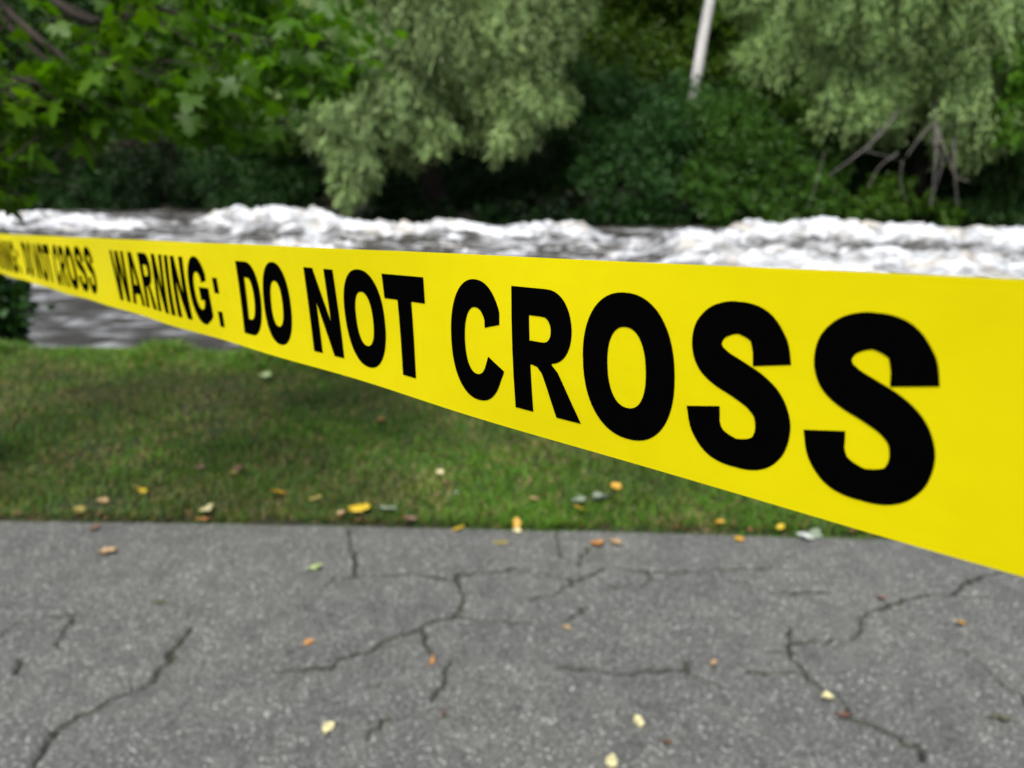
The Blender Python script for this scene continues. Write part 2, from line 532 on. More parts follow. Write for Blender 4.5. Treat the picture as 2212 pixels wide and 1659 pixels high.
# ------------------------------------------------------------------ river
def make_river():
    xs = np.concatenate([np.linspace(-120, -27, 24), np.arange(-26, 26, 0.10), np.linspace(27, 120, 24)])
    ys = np.concatenate([np.arange(5.0, 15, 0.10), np.arange(15, 36, 0.075), np.linspace(36.2, 60, 12)])
    X, Y = np.meshgrid(xs, ys)
    swell = np.zeros(X.shape)
    white = np.zeros(X.shape)
    MOUNDS = [  # survey point on the flat water, spread x, spread y (m), height, whiteness
        (600, 506, 1.5, 1.3, 0.46, 1.0), (500, 502, 1.1, 1.2, 0.38, 1.0), (690, 514, 1.2, 1.2, 0.42, 1.0),
        (830, 520, 1.4, 1.1, 0.30, 0.95), (960, 522, 1.2, 1.1, 0.26, 0.9), (1110, 526, 1.5, 1.0, 0.26, 0.95), (1240, 528, 1.3, 1.0, 0.26, 0.9), (1380, 535, 1.3, 1.0, 0.06, 0.6), (1050, 545, 2.6, 1.6, 0.06, 0.62), (1280, 550, 2.4, 1.6, 0.06, 0.6),
        (1640, 542, 2.0, 1.4, 0.34, 0.98), (1800, 540, 1.7, 1.4, 0.26, 0.98), (1980, 545, 1.9, 1.5, 0.22, 0.98), (2140, 545, 1.9, 1.5, 0.22, 0.98),
        (1520, 560, 1.1, 1.6, 0.34, 0.95), (1700, 590, 2.6, 2.4, 0.15, 0.9), (2050, 590, 2.6, 2.4, 0.15, 0.9), (1350, 580, 2.2, 2.0, 0.08, 0.6),
        (2400, 545, 2.5, 1.8, 0.25, 0.98), (2700, 545, 3.0, 2.0, 0.45, 1.1),
        (60, 490, 3.2, 2.2, 0.22, 0.95), (220, 496, 2.4, 1.7, 0.16, 0.9), (330, 510, 1.6, 1.2, 0.12, 0.6), (-200, 490, 4, 2.4, 0.25, 0.95),
        (620, 545, 2.0, 2.0, 0.12, 0.75), (880, 560, 2.4, 2.2, 0.06, 0.4),
    ]
    for sx_, sy_, ax, ay, h, wv in MOUNDS:
        c = onz(sx_, sy_, WATER)
        g = np.exp(-((X - c[0]) / ax) ** 2 - ((Y - c[1]) / ay) ** 2)
        swell += h * g
        white = np.maximum(white, wv * np.exp(-((X - c[0]) / (ax * 1.25)) ** 2 - ((Y - c[1]) / (ay * 1.35)) ** 2))
    act = np.clip(white, 0, 1)
    r1 = 1 - np.abs(2 * fbm(X * 0.75, Y * 1.25, 21, 5, 0.55) - 1)
    r2 = fbm(X * 2.2 + 3 * r1, Y * 3.4, 31, 4, 0.6)
    Z = WATER + swell * (0.45 + 0.95 * r1) + (0.06 + 0.34 * act) * (r1 - 0.75) + (0.03 + 0.28 * act) * (r2 - 0.5)
    Z += 0.06 * act * (_hash((X * 977).astype(int), (Y * 991).astype(int), 5) - 0.5)
    lump = fbm(X * 1.1, Y * 2.3, 101, 4, 0.6)
    Z += 0.17 * act * (np.abs(2 * lump - 1) - 0.25)
    streak = fbm(X * 0.35, Y * 1.9, 41, 5, 0.6)
    fine = fbm(X * 1.8, Y * 5.0, 51, 5, 0.65)
    foam_glint = sstep(0.38, 0.76, act * 0.72 + 1.0 * (r2 - 0.47) + 0.9 * (fine - 0.48) + 0.5 * (lump - 0.5))
    near = np.exp(-((Y - 13.2) / 1.0) ** 2) * 0.16 + 0.05
    foam_glint = np.maximum(foam_glint, 0.75 * sstep(0.56, 0.80, 0.55 * streak + 0.45 * fine + near))
    foam_glint = np.maximum(foam_glint, 0.62 * sstep(0.55, 0.9, act))
    nearw = sstep(17, 14, Y)
    Z += nearw * (0.16 * (fbm(X * 0.55, Y * 1.3, 141, 4) - 0.5) + 0.06 * (fbm(X * 1.6, Y * 3.6, 151, 3) - 0.5))
    foam_glint = np.maximum(foam_glint, nearw * 0.24 * sstep(0.54, 0.68, 0.6 * fbm(X * 0.5, Y * 1.7, 161, 4, 0.6) + 0.4 * fbm(X * 1.3, Y * 4.5, 171, 3)))  # pale streaks paint sky reflections onto the near water
    silt = sstep(0.52, 0.70, fbm(X * 1.6 + 7, Y * 2.8, 61, 5, 0.6)) * 0.80 * act
    v = np.stack([X, Y, Z], -1).reshape(-1, 3)
    n, m = len(xs), len(ys)
    i = (np.arange(m - 1)[:, None] * n + np.arange(n - 1)[None]).ravel()
    f = np.stack([i, i + 1, i + n + 1, i + n], 1)
    return mesh_from('river', v, f, 4, attrs={'foam_glint': foam_glint, 'silt': silt}, smooth=True)

tag(obj('river', make_river(), M_WATER), kind='structure')

# ------------------------------------------------------------------ lawn grass
def make_grass():
    n = 400000
    x = RNG.uniform(-7.5, 7.5, n)
    e, l = path_edge(x), lawn_edge(x)
    u = RNG.random(n) ** 1.25
    y = e - 0.012 + (l + 0.55 - e) * u
    patch = fbm(x * 1.1, y * 1.1, 71, 4)
    bare = fbm(x * 2.6, y * 2.6, 81, 4)
    bp = onz(190, 1085)
    hole = np.exp(-((x - bp[0]) / 0.20) ** 2 - ((y - bp[1]) / 0.10) ** 2)
    keep = RNG.random(n) < np.clip(1.30 - 1.1 * np.clip(bare - 0.45, 0, 1) * 2 - 1.3 * hole, 0.06, 1)
    x, y, patch, bare = x[keep], y[keep], patch[keep], bare[keep]
    n = len(x)
    z = ground_z(x, y) - 0.004
    rim = sstep(-0.5, 0.1, y - lawn_edge(x))
    hgt = (0.018 + 0.034 * RNG.random(n) * (0.55 + 0.9 * patch)) * (1 + 2.2 * rim * sstep(0.42, 0.62, fbm(x * 2.6, y * 0 + 4, 131, 3)))
    wid = RNG.uniform(0.0022, 0.0044, n) * (1 + 0.5 * rim)
    az = RNG.uniform(0, 2 * np.pi, n)
    lean = RNG.uniform(0.1, 1.1, n)
    d = np.stack([np.cos(az) * np.sin(lean), np.sin(az) * np.sin(lean), np.cos(lean)], -1)
    s = np.stack([-np.sin(az), np.cos(az), np.zeros(n)], -1)
    p = np.stack([x, y, z], -1)
    mid = p + d * (hgt * 0.55)[:, None]
    tip = p + d * hgt[:, None] + np.stack([np.cos(az), np.sin(az), -0.4 * np.ones(n)], -1) * (hgt * 0.25)[:, None]
    V = np.stack([p - s * wid[:, None], p + s * wid[:, None], mid + s * (wid * 0.8)[:, None], tip, mid - s * (wid * 0.8)[:, None]], 1)
    base = np.arange(n)[:, None] * 5
    F = np.concatenate([np.concatenate([base + 0, base + 1, base + 2, base + 4], 1)])
    T = np.concatenate([base + 4, base + 2, base + 3, base + 3], 1)[:, :3]
    # colour of each blade: fresh green, olive, clover or straw
    g = np.array([[0.066, 0.155, 0.008], [0.098, 0.140, 0.016], [0.042, 0.118, 0.018], [0.20, 0.165, 0.060]])
    k = np.where(RNG.random(n) < (0.10 + 0.22 * (bare > 0.5)) * (1 - 0.8 * rim), 3, np.where(patch + RNG.normal(0, 0.09, n) > 0.54, 0, np.where(RNG.random(n) < 0.55, 1, 2)))
    worn = fbm(x * 0.9 + 40, y * 1.6, 111, 3)
    pat2 = fbm(x * 3.1, y * 4.2, 121, 3)
    c = g[k] * RNG.uniform(0.65, 1.3, n)[:, None] * (0.55 + 0.9 * pat2)[:, None]
    c = c * (1 - 0.25 * sstep(0.48, 0.68, worn) * (1 - rim))[:, None] + np.array([0.060, 0.050, 0.022]) * (0.25 * sstep(0.48, 0.68, worn) * (1 - rim))[:, None]
    c = c * (1 + 0.45 * rim[:, None])
    tint = np.repeat(c, 5, 0)
    verts = V.reshape(-1, 3)
    me = bpy.data.meshes.new('grass')
    me.vertices.add(len(verts))
    me.vertices.foreach_set('co', verts.astype(np.float32).ravel())
    loops = np.concatenate([F.ravel(), T.ravel()]).astype(np.int32)
    me.loops.add(len(loops))
    me.loops.foreach_set('vertex_index', loops)
    me.polygons.add(2 * n)
    me.polygons.foreach_set('loop_start', np.concatenate([np.arange(n) * 4, 4 * n + np.arange(n) * 3]).astype(np.int32))
    me.polygons.foreach_set('loop_total', np.concatenate([np.full(n, 4), np.full(n, 3)]).astype(np.int32))
    a = me.attributes.new('tint', 'FLOAT_COLOR', 'POINT')
    t4 = np.ones((len(verts), 4), np.float32)
    t4[:, :3] = tint
    a.data.foreach_set('color', t4.ravel())
    me.update()
    return me

tag(obj('grass', make_grass(), M_GRASS), 'short green and straw coloured grass between the path and the river', 'grass', kind='stuff')

# ------------------------------------------------------------------ leaves in bulk
def leaf_quads(p, axis, L, Wd, face=None):
    n = len(p)
    axis = axis / (np.linalg.norm(axis, axis=1, keepdims=True) + 1e-9)
    r = RNG.normal(size=(n, 3)) if face is None else face + RNG.normal(0, 0.35, (n, 3))
    side = np.cross(axis, r)
    side /= np.linalg.norm(side, axis=1, keepdims=True) + 1e-9
    nrm = np.cross(axis, side)
    L, Wd = L[:, None], Wd[:, None]
    V = np.stack([p, p + axis * L * 0.45 + side * Wd * 0.5 + nrm * L * 0.05, p + axis * L, p + axis * L * 0.45 - side * Wd * 0.5 + nrm * L * 0.05], 1)
    return V.reshape(-1, 3)

def crown_mesh(name, lobes, kind, tintbase=(1, 1, 1), dens=1.0, front=0.7):
    """lobes: (centre, radii). kind sets leaf size and how sprays grow."""
    L0, W0, per, spread, sp_len = {'willow': (0.19, 0.042, 38, 0.085, 1.25), 'shrub': (0.13, 0.075, 26, 0.20, 0.35), 'forest': (0.19, 0.12, 26, 0.36, 0.6), 'wood': (0.34, 0.22, 22, 0.7, 0.8)}[kind]
    PV, TT = [], []
    if kind != 'wood':
        sub = []
        for c, r in lobes:
            c, r = np.asarray(c), np.asarray(r)
            sub.append((c, r * (0.52 if kind == 'willow' else 0.45), 0.7))
            for _ in range(8):
                d = RNG.normal(size=3)
                d[1] = -abs(d[1]) if RNG.random() < front else d[1]
                d /= np.linalg.norm(d)
                sub.append((c + d * r * RNG.uniform(0.68, 1.0), r * RNG.uniform(0.20, 0.42) * np.array([1, 1, 1.3 if kind == 'willow' else 0.9]), 1.0))
        lobes = sub
    else:
        lobes = [(c, r, 1.0) for c, r in lobes]
    for c, r, dn_ in lobes:
        c, r = np.asarray(c), np.asarray(r)
        area = 4 * np.pi * (np.prod(r) ** (2 / 3))
        ns = int(area * dens * dn_ * {'willow': 12, 'shrub': 11, 'forest': 4.5, 'wood': 2.2}[kind]) + 3
        d = RNG.normal(size=(ns, 3))
        d /= np.linalg.norm(d, axis=1, keepdims=True)
        flip = (d[:, 1] > 0) & (RNG.random(ns) < front)
        d[flip, 1] *= -1
        # clumpy outline
        bump = 0.80 + 0.42 * fbm(d[:, 0] * 2.3 + c[0], d[:, 2] * 2.3 + d[:, 1] + c[2], 91, 3)
        rr = np.where(RNG.random(ns) < 0.72, RNG.uniform(0.86, 1.08, ns), RNG.uniform(0.35, 0.9, ns)) * bump
        s0 = c + d * r * rr[:, None]
        if kind == 'willow':
            g = d * 0.45 + RNG.normal(0, 0.20, (ns, 3)) + np.stack([np.zeros(ns), np.zeros(ns), np.where(d[:, 2] > 0.6, 0.3, -0.85)], -1)
        else:
            g = d + RNG.normal(0, 0.45, (ns, 3)) + np.array([0, 0, -0.1])
        g /= np.linalg.norm(g, axis=1, keepdims=True)
        sl = min(sp_len, 1.5 * float(r.mean()))
        sd_ = min(spread, 0.30 * float(r.mean()))
        if kind == 'willow':
            s0 = s0 + np.stack([np.zeros(ns), np.zeros(ns), np.where(g[:, 2] < 0, 0.62 * sl, 0)], -1)
        tone = RNG.uniform(0.72, 1.25, ns) * RNG.uniform(0.70, 1.25)
        t = RNG.random((ns, per))
        P = s0[:, None] + g[:, None] * (t * sl)[..., None] + RNG.normal(0, sd_, (ns, per, 3)) * (0.6 + 0.4 * t)[..., None]
        P[..., 2] -= 0.18 * t ** 2 * sl
        A = g[:, None] * 0.9 + RNG.normal(0, 0.4, (ns, per, 3)) + np.array([0, 0, -0.25])
        P, A = P.reshape(-1, 3), A.reshape(-1, 3)
        n = len(P)
        fd = d + RNG.normal(0, 0.55, (ns, 3)) + np.array([0, 0, 0.35])
        fd /= np.linalg.norm(fd, axis=1, keepdims=True)
        PV.append(leaf_quads(P, A, L0 * RNG.uniform(0.7, 1.25, n), W0 * RNG.uniform(0.7, 1.25, n), np.repeat(fd, per, 0)))
        tn = np.repeat(tone, per) * RNG.uniform(0.75, 1.25, n)
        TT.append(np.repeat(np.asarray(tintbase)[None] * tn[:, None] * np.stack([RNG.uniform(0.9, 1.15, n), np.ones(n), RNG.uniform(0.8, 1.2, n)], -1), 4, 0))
    V = np.concatenate(PV)
    F = np.arange(len(V)).reshape(-1, 4)
    return mesh_from(name, V, F, 4, tint=np.concatenate(TT))

def lobe(x, y, rpx, Y, ry=1.0, rx=1.0):
    c = at(x, y, Y)
    k = rpx * np.linalg.norm(c - EYEP) / FPX * 0.96
    return c, np.array([k * rx, k * 0.9, k * ry])

def tree(name, label, cat, lobes, foot, kind, mat, trunk_r, bark, group=None, limbs=5, lean=(0, 0), tint=(1, 1, 1), dens=1.0, front=0.7):
    """a tree or shrub: root at the foot, a trunk with limbs reaching into the lobes, a crown of leaf sprays"""
    foot = np.array([foot[0], foot[1], 0.0])
    foot[2] = float(ground_z(np.array([foot[0]]), np.array([foot[1]]))[0]) - 0.1
    root = empty(name, foot)
    tag(root, label, cat, group)
    cen = np.mean([c for c, r in lobes], 0)
    fork = foot + (cen - foot) * 0.45 + np.array([lean[0], lean[1], 0])
    paths = [(smooth_path([foot, foot + (fork - foot) * 0.5 + RNG.normal(0, trunk_r * 0.6, 3) * [1, 1, 0], fork], 6), np.linspace(trunk_r * 1.25, trunk_r * 0.8, 13))]
    for c, r in lobes[:limbs]:
        mid = (fork + c) / 2 + RNG.normal(0, 0.15, 3) + np.array([0, 0, 0.2])
        pp = smooth_path([fork - (fork - foot) * 0.08, mid, c], 6)
        paths.append((pp, np.linspace(trunk_r * 0.6, trunk_r * 0.12, len(pp))))
        for q in range(3):
            e = c + RNG.normal(0, 0.55, 3) * r
            s0 = pp[6 + 2 * q]
            paths.append((np.linspace(s0, e, 6) + RNG.normal(0, 0.03, (6, 3)), np.linspace(trunk_r * 0.22, trunk_r * 0.05, 6)))
    tv, tf = tubes(paths)
    obj('trunk', mesh_from('trunk', tv - foot, tf, 4, smooth=True), bark, root)
    me = crown_mesh('crown', [(c - foot, r) for c, r in lobes], kind, tint, dens, front)
    obj('crown', me, mat, root)
    return root, foot

# ------------------------------------------------------------------ far bank: the big silver willow
Yw = 24.8
tree('willow_tree', 'large silvery grey-green willow overhanging the dark hollow on the far bank', 'tree',
     [lobe(940, 90, 160, Yw, 1.0), lobe(760, 120, 125, Yw - .3), lobe(1130, 120, 105, Yw - .2, 1.2), lobe(830, 205, 95, Yw - .8), lobe(1140, 225, 80, Yw - .3),
      lobe(1060, 220, 75, Yw + .4), lobe(920, 275, 42, Yw - 1.2, 1.2), lobe(765, 335, 44, Yw - 1.2, 1.6), lobe(752, 405, 26, Yw - 1.2, 1.4), lobe(705, 245, 52, Yw - .4), lobe(660, 160, 70, Yw),
      lobe(1190, 60, 55, Yw - .4, 1.5), lobe(1150, -40, 110, Yw), lobe(950, -100, 190, Yw + .6), lobe(720, -60, 150, Yw), lobe(1020, -300, 260, Yw + 1), lobe(700, -260, 200, Yw + 1)],
     (-2.6, 27.6), 'willow', M_WILLOW, 0.42, M_BARK, limbs=12)

# the grey-green willow at the right, with its bare hanging branches
Yb = 25.5
wroot, wfoot = tree('willow_tree', 'pale grey-green willow with bare grey branches below its leaves', 'tree',
     [lobe(1900, 130, 120, Yb), lobe(1770, 80, 105, Yb + .3), lobe(2060, 110, 130, Yb - .3), lobe(2190, 140, 100, Yb), lobe(1895, 205, 62, Yb - .8), lobe(2100, 190, 60, Yb + .2), lobe(1820, 160, 70, Yb - .3),
      lobe(1990, 30, 150, Yb + .3), lobe(1760, -60, 130, Yb + .8), lobe(2180, 0, 150, Yb + .2), lobe(1950, -200, 230, Yb + 1), lobe(2250, -180, 220, Yb + 1), lobe(2330, 110, 140, Yb + .3)],
     (15.2, 27.4), 'willow', M_WILLOW, 0.30, M_BARK, limbs=12, tint=(0.95, 1.0, 0.92))
BR = [([(1945, 235), (1905, 285), (1866, 323), (1790, 380)], 0.085), ([(1907, 210), (1898, 274), (1873, 325)], 0.05), ([(2014, 250), (2030, 295), (2044, 331), (2063, 380), (2094, 393)], 0.075),
      ([(2014, 268), (1985, 300), (1958, 338)], 0.055), ([(2095, 180), (2094, 235), (2050, 228)], 0.05), ([(2080, 235), (2060, 272), (2020, 265)], 0.05), ([(1866, 325), (1905, 335), (1940, 345)], 0.03),
      ([(1940, 330), (1900, 360), (1875, 405)], 0.05), ([(2017, 215), (2022, 320), (2012, 445)], 0.10), ([(2060, 300), (2062, 370), (2068, 445)], 0.08), ([(1950, 345), (1945, 390), (1960, 440)], 0.03),
      ([(1780, 330), (1765, 390), (1745, 450)], 0.03), ([(2010, 300), (2035, 350), (2008, 440)], 0.05)]
for q, r in BR:
    pp = smooth_path([at(x, y, Yb - 0.9 - 1.9 * min(1.0, max(0.0, (y - 215) / 90)) + 0.12 * RNG.normal()) for x, y in q], 5)
    tv, tf = tubes([(pp, np.linspace(r * 0.6, r * 0.22, len(pp)))])
    obj('bare_branch', mesh_from('bare_branch', tv - wfoot, tf, 4, smooth=True), M_GREYBARK, wroot)

# the bright vine trailing at the far right
vroot = empty('climbing_vine', at(2190, 300, 22.9))
vb = np.array(vroot.location)
tag(vroot, 'bright yellow-green climbing vine trailing from the bare-branched willow', 'vine')
vl = [lobe(2160, 280, 11, 22.9, 2.4), lobe(2175, 225, 16, 22.9, 1.8), lobe(2205, 170, 26, 22.9, 1.4), lobe(2190, 120, 26, 22.9), lobe(2215, 22.90, 20, 22.9, 1.8), lobe(2230, 300, 26, 22.9, 2.5), lobe(2240, 120, 40, 22.9)]
obj('leaves', crown_mesh('vine', [(c - vb, r) for c, r in vl], 'shrub', dens=2.0), M_VINE, vroot)
tv, tf = tubes([(smooth_path([at(2150, 310, 22.9) - vb, at(2172, 230, 22.9) - vb, at(2200, 140, 23.1) - vb, at(2240, 60, 24.6) - vb], 6), np.full(19, 0.02))])
obj('stem', mesh_from('vine_stem', tv, tf, 4), M_BARK, vroot)

# the pale dead trunk
foot = at(1480, 330, 30.5)
foot[2] = ground_z(np.array([foot[0]]), np.array([foot[1]]))[0]
pts = [foot, at(1488, 270, 30.5), at(1497, 214, 30.5), at(1512, 120, 30.5), at(1524, 50, 30.5), at(1537, -20, 30.5), at(1548, -140, 30.6), at(1552, -260, 30.7)]
pp = smooth_path(pts, 5)
rr = np.interp(np.arange(len(pp)), [0, 10, 25, len(pp) - 1], [0.25, 0.22, 0.19, 0.10])
stub = smooth_path([pp[26], pp[26] + [0.5, -0.1, 0.7], pp[26] + [1.1, -0.2, 1.0]], 5)
tv, tf = tubes([(pp, rr), (stub, np.linspace(0.08, 0.02, len(stub)))], 12)
droot = empty('dead_tree', foot)
tag(droot, 'bare whitish dead trunk rising out of the dark green shrubs', 'tree')
obj('trunk', mesh_from('dead_trunk', tv - foot, tf, 4, smooth=True), M_PALE, droot)

# shrubs and bushes along the far bank
SHRUBS = [
    ('added low bush tinted dark as shade, overhanging the water beneath the drooping side of the big willow', [lobe(830, 462, 30, 25.2), lobe(900, 466, 34, 25.3), lobe(960, 470, 32, 25.2), lobe(870, 440, 40, 26)], (-3.4, 26.2), M_DARK, (0.35, 0.45, 0.3)),  # added to cover lit soil; near-black tint stands in for the hollow's shade
    ('added low bush with shade in its dark tint, at the waterline between the big willow and the blue-green shrub', [lobe(1040, 474, 34, 25.2), lobe(1120, 474, 38, 25.2), lobe(1200, 470, 42, 25.3), lobe(1280, 470, 44, 25.2), lobe(1080, 450, 40, 26)], (0.6, 26.2), M_DARK, (0.32, 0.42, 0.3)),  # also added: its dark leaf tint paints the shade down to the rapids
    ('dense dark blue-green shrub directly beneath the pale dead trunk', [lobe(1350, 290, 95, 26.5), lobe(1440, 260, 75, 27), lobe(1420, 360, 95, 25.8), lobe(1310, 370, 60, 26), lobe(1480, 415, 50, 25.4), lobe(1400, 455, 36, 25.1), lobe(1335, 450, 38, 25.2), lobe(1450, 465, 30, 24.9), lobe(1492, 268, 48, 28.0), lobe(1485, 335, 50, 27.2)], (5.6, 27.5), M_DARK, (1.05, 1.15, 1.1)),
    ('mid-green bush sloping down to the white rapids beside the dead trunk', [lobe(1560, 290, 85, 26.2), lobe(1590, 380, 85, 25.6), lobe(1520, 400, 60, 25.2), lobe(1640, 330, 70, 26), lobe(1560, 450, 48, 25)], (8.5, 27.0), M_GREEN, (0.95, 1.0, 1.1)),
    ('bright green leafy bush between the dead trunk and the bare-branched willow', [lobe(1690, 180, 85, 27), lobe(1640, 140, 60, 27.4), lobe(1720, 270, 85, 26.3), lobe(1660, 250, 60, 26.5), lobe(1760, 220, 65, 26.5)], (11, 28.0), M_GREEN, (1.25, 1.15, 0.9)),
    ('low leafy bush at the foot of the bare branches', [lobe(1710, 370, 75, 25.3), lobe(1770, 410, 60, 25), lobe(1660, 420, 55, 24.8), lobe(1780, 460, 32, 24.5), lobe(1690, 470, 40, 24.5)], (11, 26.3), M_GREEN, (1.0, 1.0, 1.0)),
    ('small yellowish green bush at the waterline under the right willow', [lobe(1860, 440, 42, 24.5), lobe(1920, 445, 36, 24.4), lobe(1975, 455, 28, 24.3), lobe(2040, 460, 26, 24.3)], (13.4, 25.6), M_GREEN, (1.2, 1.1, 0.8)),
    ('dark leafy bush behind the trailing yellow-green vine', [lobe(2160, 400, 75, 25.6), lobe(2210, 320, 80, 26.2), lobe(2120, 450, 50, 24.8), lobe(2230, 450, 60, 25)], (18.2, 27.2), M_DARK, (1.2, 1.15, 1.0)),
    ('dark bush in the shade behind the bare branches', [lobe(1980, 300, 120, 29), lobe(1860, 330, 100, 28.5), lobe(2080, 350, 110, 28.8), lobe(1960, 410, 80, 28)], (15, 30), M_DARK, (0.9, 0.95, 0.9)),
    ('grey-green brushy shrub touching the edge of the big willow', [lobe(1290, 190, 52, 28.2), lobe(1250, 230, 48, 28), lobe(1340, 210, 40, 28)], (3.6, 29.0), M_DARK, (1.6, 1.6, 1.5)),
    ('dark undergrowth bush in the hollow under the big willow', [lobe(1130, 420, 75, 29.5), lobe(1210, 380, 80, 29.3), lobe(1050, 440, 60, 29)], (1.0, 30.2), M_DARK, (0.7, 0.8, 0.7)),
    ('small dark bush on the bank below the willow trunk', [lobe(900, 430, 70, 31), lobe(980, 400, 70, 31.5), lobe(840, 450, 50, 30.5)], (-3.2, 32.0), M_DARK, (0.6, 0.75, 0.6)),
    ('broad dark green bush left of the big willow above the rapids', [lobe(600, 330, 95, 32.5), lobe(640, 400, 60, 31.8), lobe(540, 390, 80, 32.2), lobe(500, 310, 90, 33.2), lobe(620, 440, 40, 31.4)], (-11.5, 34.2), M_DARK, (0.75, 0.85, 0.7)),
    ('dark green bush at the bend where flat brown water meets the bank', [lobe(330, 340, 90, 34.8), lobe(400, 400, 62, 34.2), lobe(270, 410, 56, 34), lobe(420, 300, 80, 35.2)], (-16.6, 36.6), M_DARK, (0.5, 0.6, 0.55)),
    ('grey-green bush upstream on the far bank behind the hanging maple leaves', [lobe(130, 330, 95, 34.6), lobe(190, 400, 62, 34), lobe(80, 410, 56, 34), lobe(30, 330, 80, 35), lobe(-60, 400, 80, 34.5)], (-21.5, 36.4), M_DARK, (0.95, 1.05, 0.95)),
    ('light green young tree between the big willow and the maple leaves', [lobe(590, 200, 85, 31.5), lobe(520, 140, 85, 32.5), lobe(610, 260, 60, 31), lobe(450, 200, 80, 33)], (-12.2, 34.6), M_GREEN, (1.25, 1.15, 0.95)),
]
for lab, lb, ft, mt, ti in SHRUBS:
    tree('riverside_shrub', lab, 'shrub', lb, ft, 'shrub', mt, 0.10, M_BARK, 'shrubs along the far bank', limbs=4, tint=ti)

# forest trees behind
FOREST = [
    ('bright green forest tree behind the big willow and the dead trunk', [lobe(1400, 70, 130, 36), lobe(1320, -60, 160, 37), lobe(1560, 40, 110, 35.5), lobe(1480, -120, 170, 37)], (8.5, 40), M_GREEN, (1.25, 1.05, 0.7)),
    ('dark forest tree filling the gap right of the big willow', [lobe(1300, 120, 130, 39), lobe(1420, 190, 120, 38.5), lobe(1280, 260, 120, 38)], (6, 42), M_DARK, (0.8, 0.85, 0.7)),
    ('tall green forest tree behind the dead trunk', [lobe(1620, 70, 110, 37), lobe(1560, 160, 100, 37.5), lobe(1650, -90, 170, 38), lobe(1680, 160, 90, 38)], (13, 41), M_GREEN, (0.85, 0.9, 0.7)),
    ('tall forest tree behind the bare-branched willow', [lobe(1850, 60, 170, 38), lobe(1950, 240, 150, 37), lobe(1820, 260, 110, 37), lobe(1860, -160, 220, 39)], (20, 42), M_DARK, (1.0, 1.0, 0.9)),
    ('dense forest tree on the rise behind the vine', [lobe(2130, 80, 180, 38), lobe(2200, 270, 150, 37), lobe(2150, -160, 230, 39), lobe(2360, 100, 180, 38)], (27, 42), M_DARK, (1.1, 1.1, 0.9)),
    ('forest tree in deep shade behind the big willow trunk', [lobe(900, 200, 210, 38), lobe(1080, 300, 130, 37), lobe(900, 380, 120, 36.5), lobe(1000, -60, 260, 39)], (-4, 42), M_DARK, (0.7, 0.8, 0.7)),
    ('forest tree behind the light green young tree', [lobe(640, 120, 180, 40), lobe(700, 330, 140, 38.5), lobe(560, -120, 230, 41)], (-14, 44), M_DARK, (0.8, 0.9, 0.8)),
    ('dense green forest tree above the flat brown water', [lobe(380, 170, 170, 41), lobe(320, 310, 140, 40), lobe(300, -80, 240, 42)], (-22, 45), M_DARK, (0.95, 1.0, 0.85)),
    ('forest tree on the far bank behind the maple leaves', [lobe(90, 150, 190, 41), lobe(120, 310, 140, 40), lobe(20, -120, 260, 42), lobe(-160, 150, 200, 41)], (-30, 45), M_DARK, (1.1, 1.1, 1.0)),
]
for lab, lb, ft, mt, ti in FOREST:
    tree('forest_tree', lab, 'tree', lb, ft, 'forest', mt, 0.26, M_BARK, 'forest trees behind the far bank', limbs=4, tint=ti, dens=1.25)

wood = [(np.array([x, 58 + 5 * math.sin(x), 8 + 2 * math.sin(x * 1.7)]), np.array([6.5, 4, 8.5])) for x in range(-62, 66, 7)]
wood += [(np.array([x + 3, 66.0, 17.0]), np.array([7, 4, 8])) for x in range(-62, 66, 8)]
tag(obj('distant_woodland', crown_mesh('wood', wood, 'wood', (0.75, 0.85, 0.7), 1.0), M_DARK), 'distant dark woodland rising behind the bank trees', 'woodland', kind='stuff')

# shrub at the near bank, under the tape
tree('bank_shrub', 'dark leafy shrub on the near bank below the yellow tape', 'shrub',
     [lobe(-70, 640, 70, 6.4), lobe(5, 690, 28, 6.3), lobe(-80, 720, 60, 6.1), lobe(12, 635, 24, 6.5), lobe(-140, 600, 80, 6.6)], (-5.4, 6.3), 'shrub', M_DARK, 0.035, M_BARK, limbs=4, tint=(0.8, 0.9, 0.75), dens=6)

# ------------------------------------------------------------------ maple in the foreground
def maple_blade(seed, size=0.1):
    """palmate five-lobed leaf, stalk end at the origin, tip along +Y"""
    rg = np.random.default_rng(seed)
    ang = [-168, -140, -118, -100, -78, -62, -48, -34, -20, 0, 20, 34, 48, 62, 78, 100, 118, 140, 168]
    rd = [0.30, 0.56, 0.44, 0.70, 0.50, 0.92, 0.70, 0.48, 0.80, 1.10, 0.80, 0.48, 0.70, 0.92, 0.50, 0.70, 0.44, 0.56, 0.30]
    V = [(0, 0.42, 0.02)]
    for a, r in zip(ang, rd):
        r = r * 0.58 * (1 + 0.10 * rg.normal())
        x, y = math.sin(rad(a)) * r, 0.42 + math.cos(rad(a)) * r
        V.append((x, y, -0.22 * (x * x) - 0.10 * y * y + 0.03 * rg.normal()))
    V += [(0.012, 0.02, 0), (-0.012, 0.02, 0), (-0.01, -0.55, 0.10), (0.01, -0.55, 0.10)]
    V = np.array(V) * size
    n = len(ang)
    F = [(0, i + 1, i) for i in range(1, n)] + [(n + 1, n + 2, n + 3), (n + 1, n + 3, n + 4)]
    return V, np.array(F)

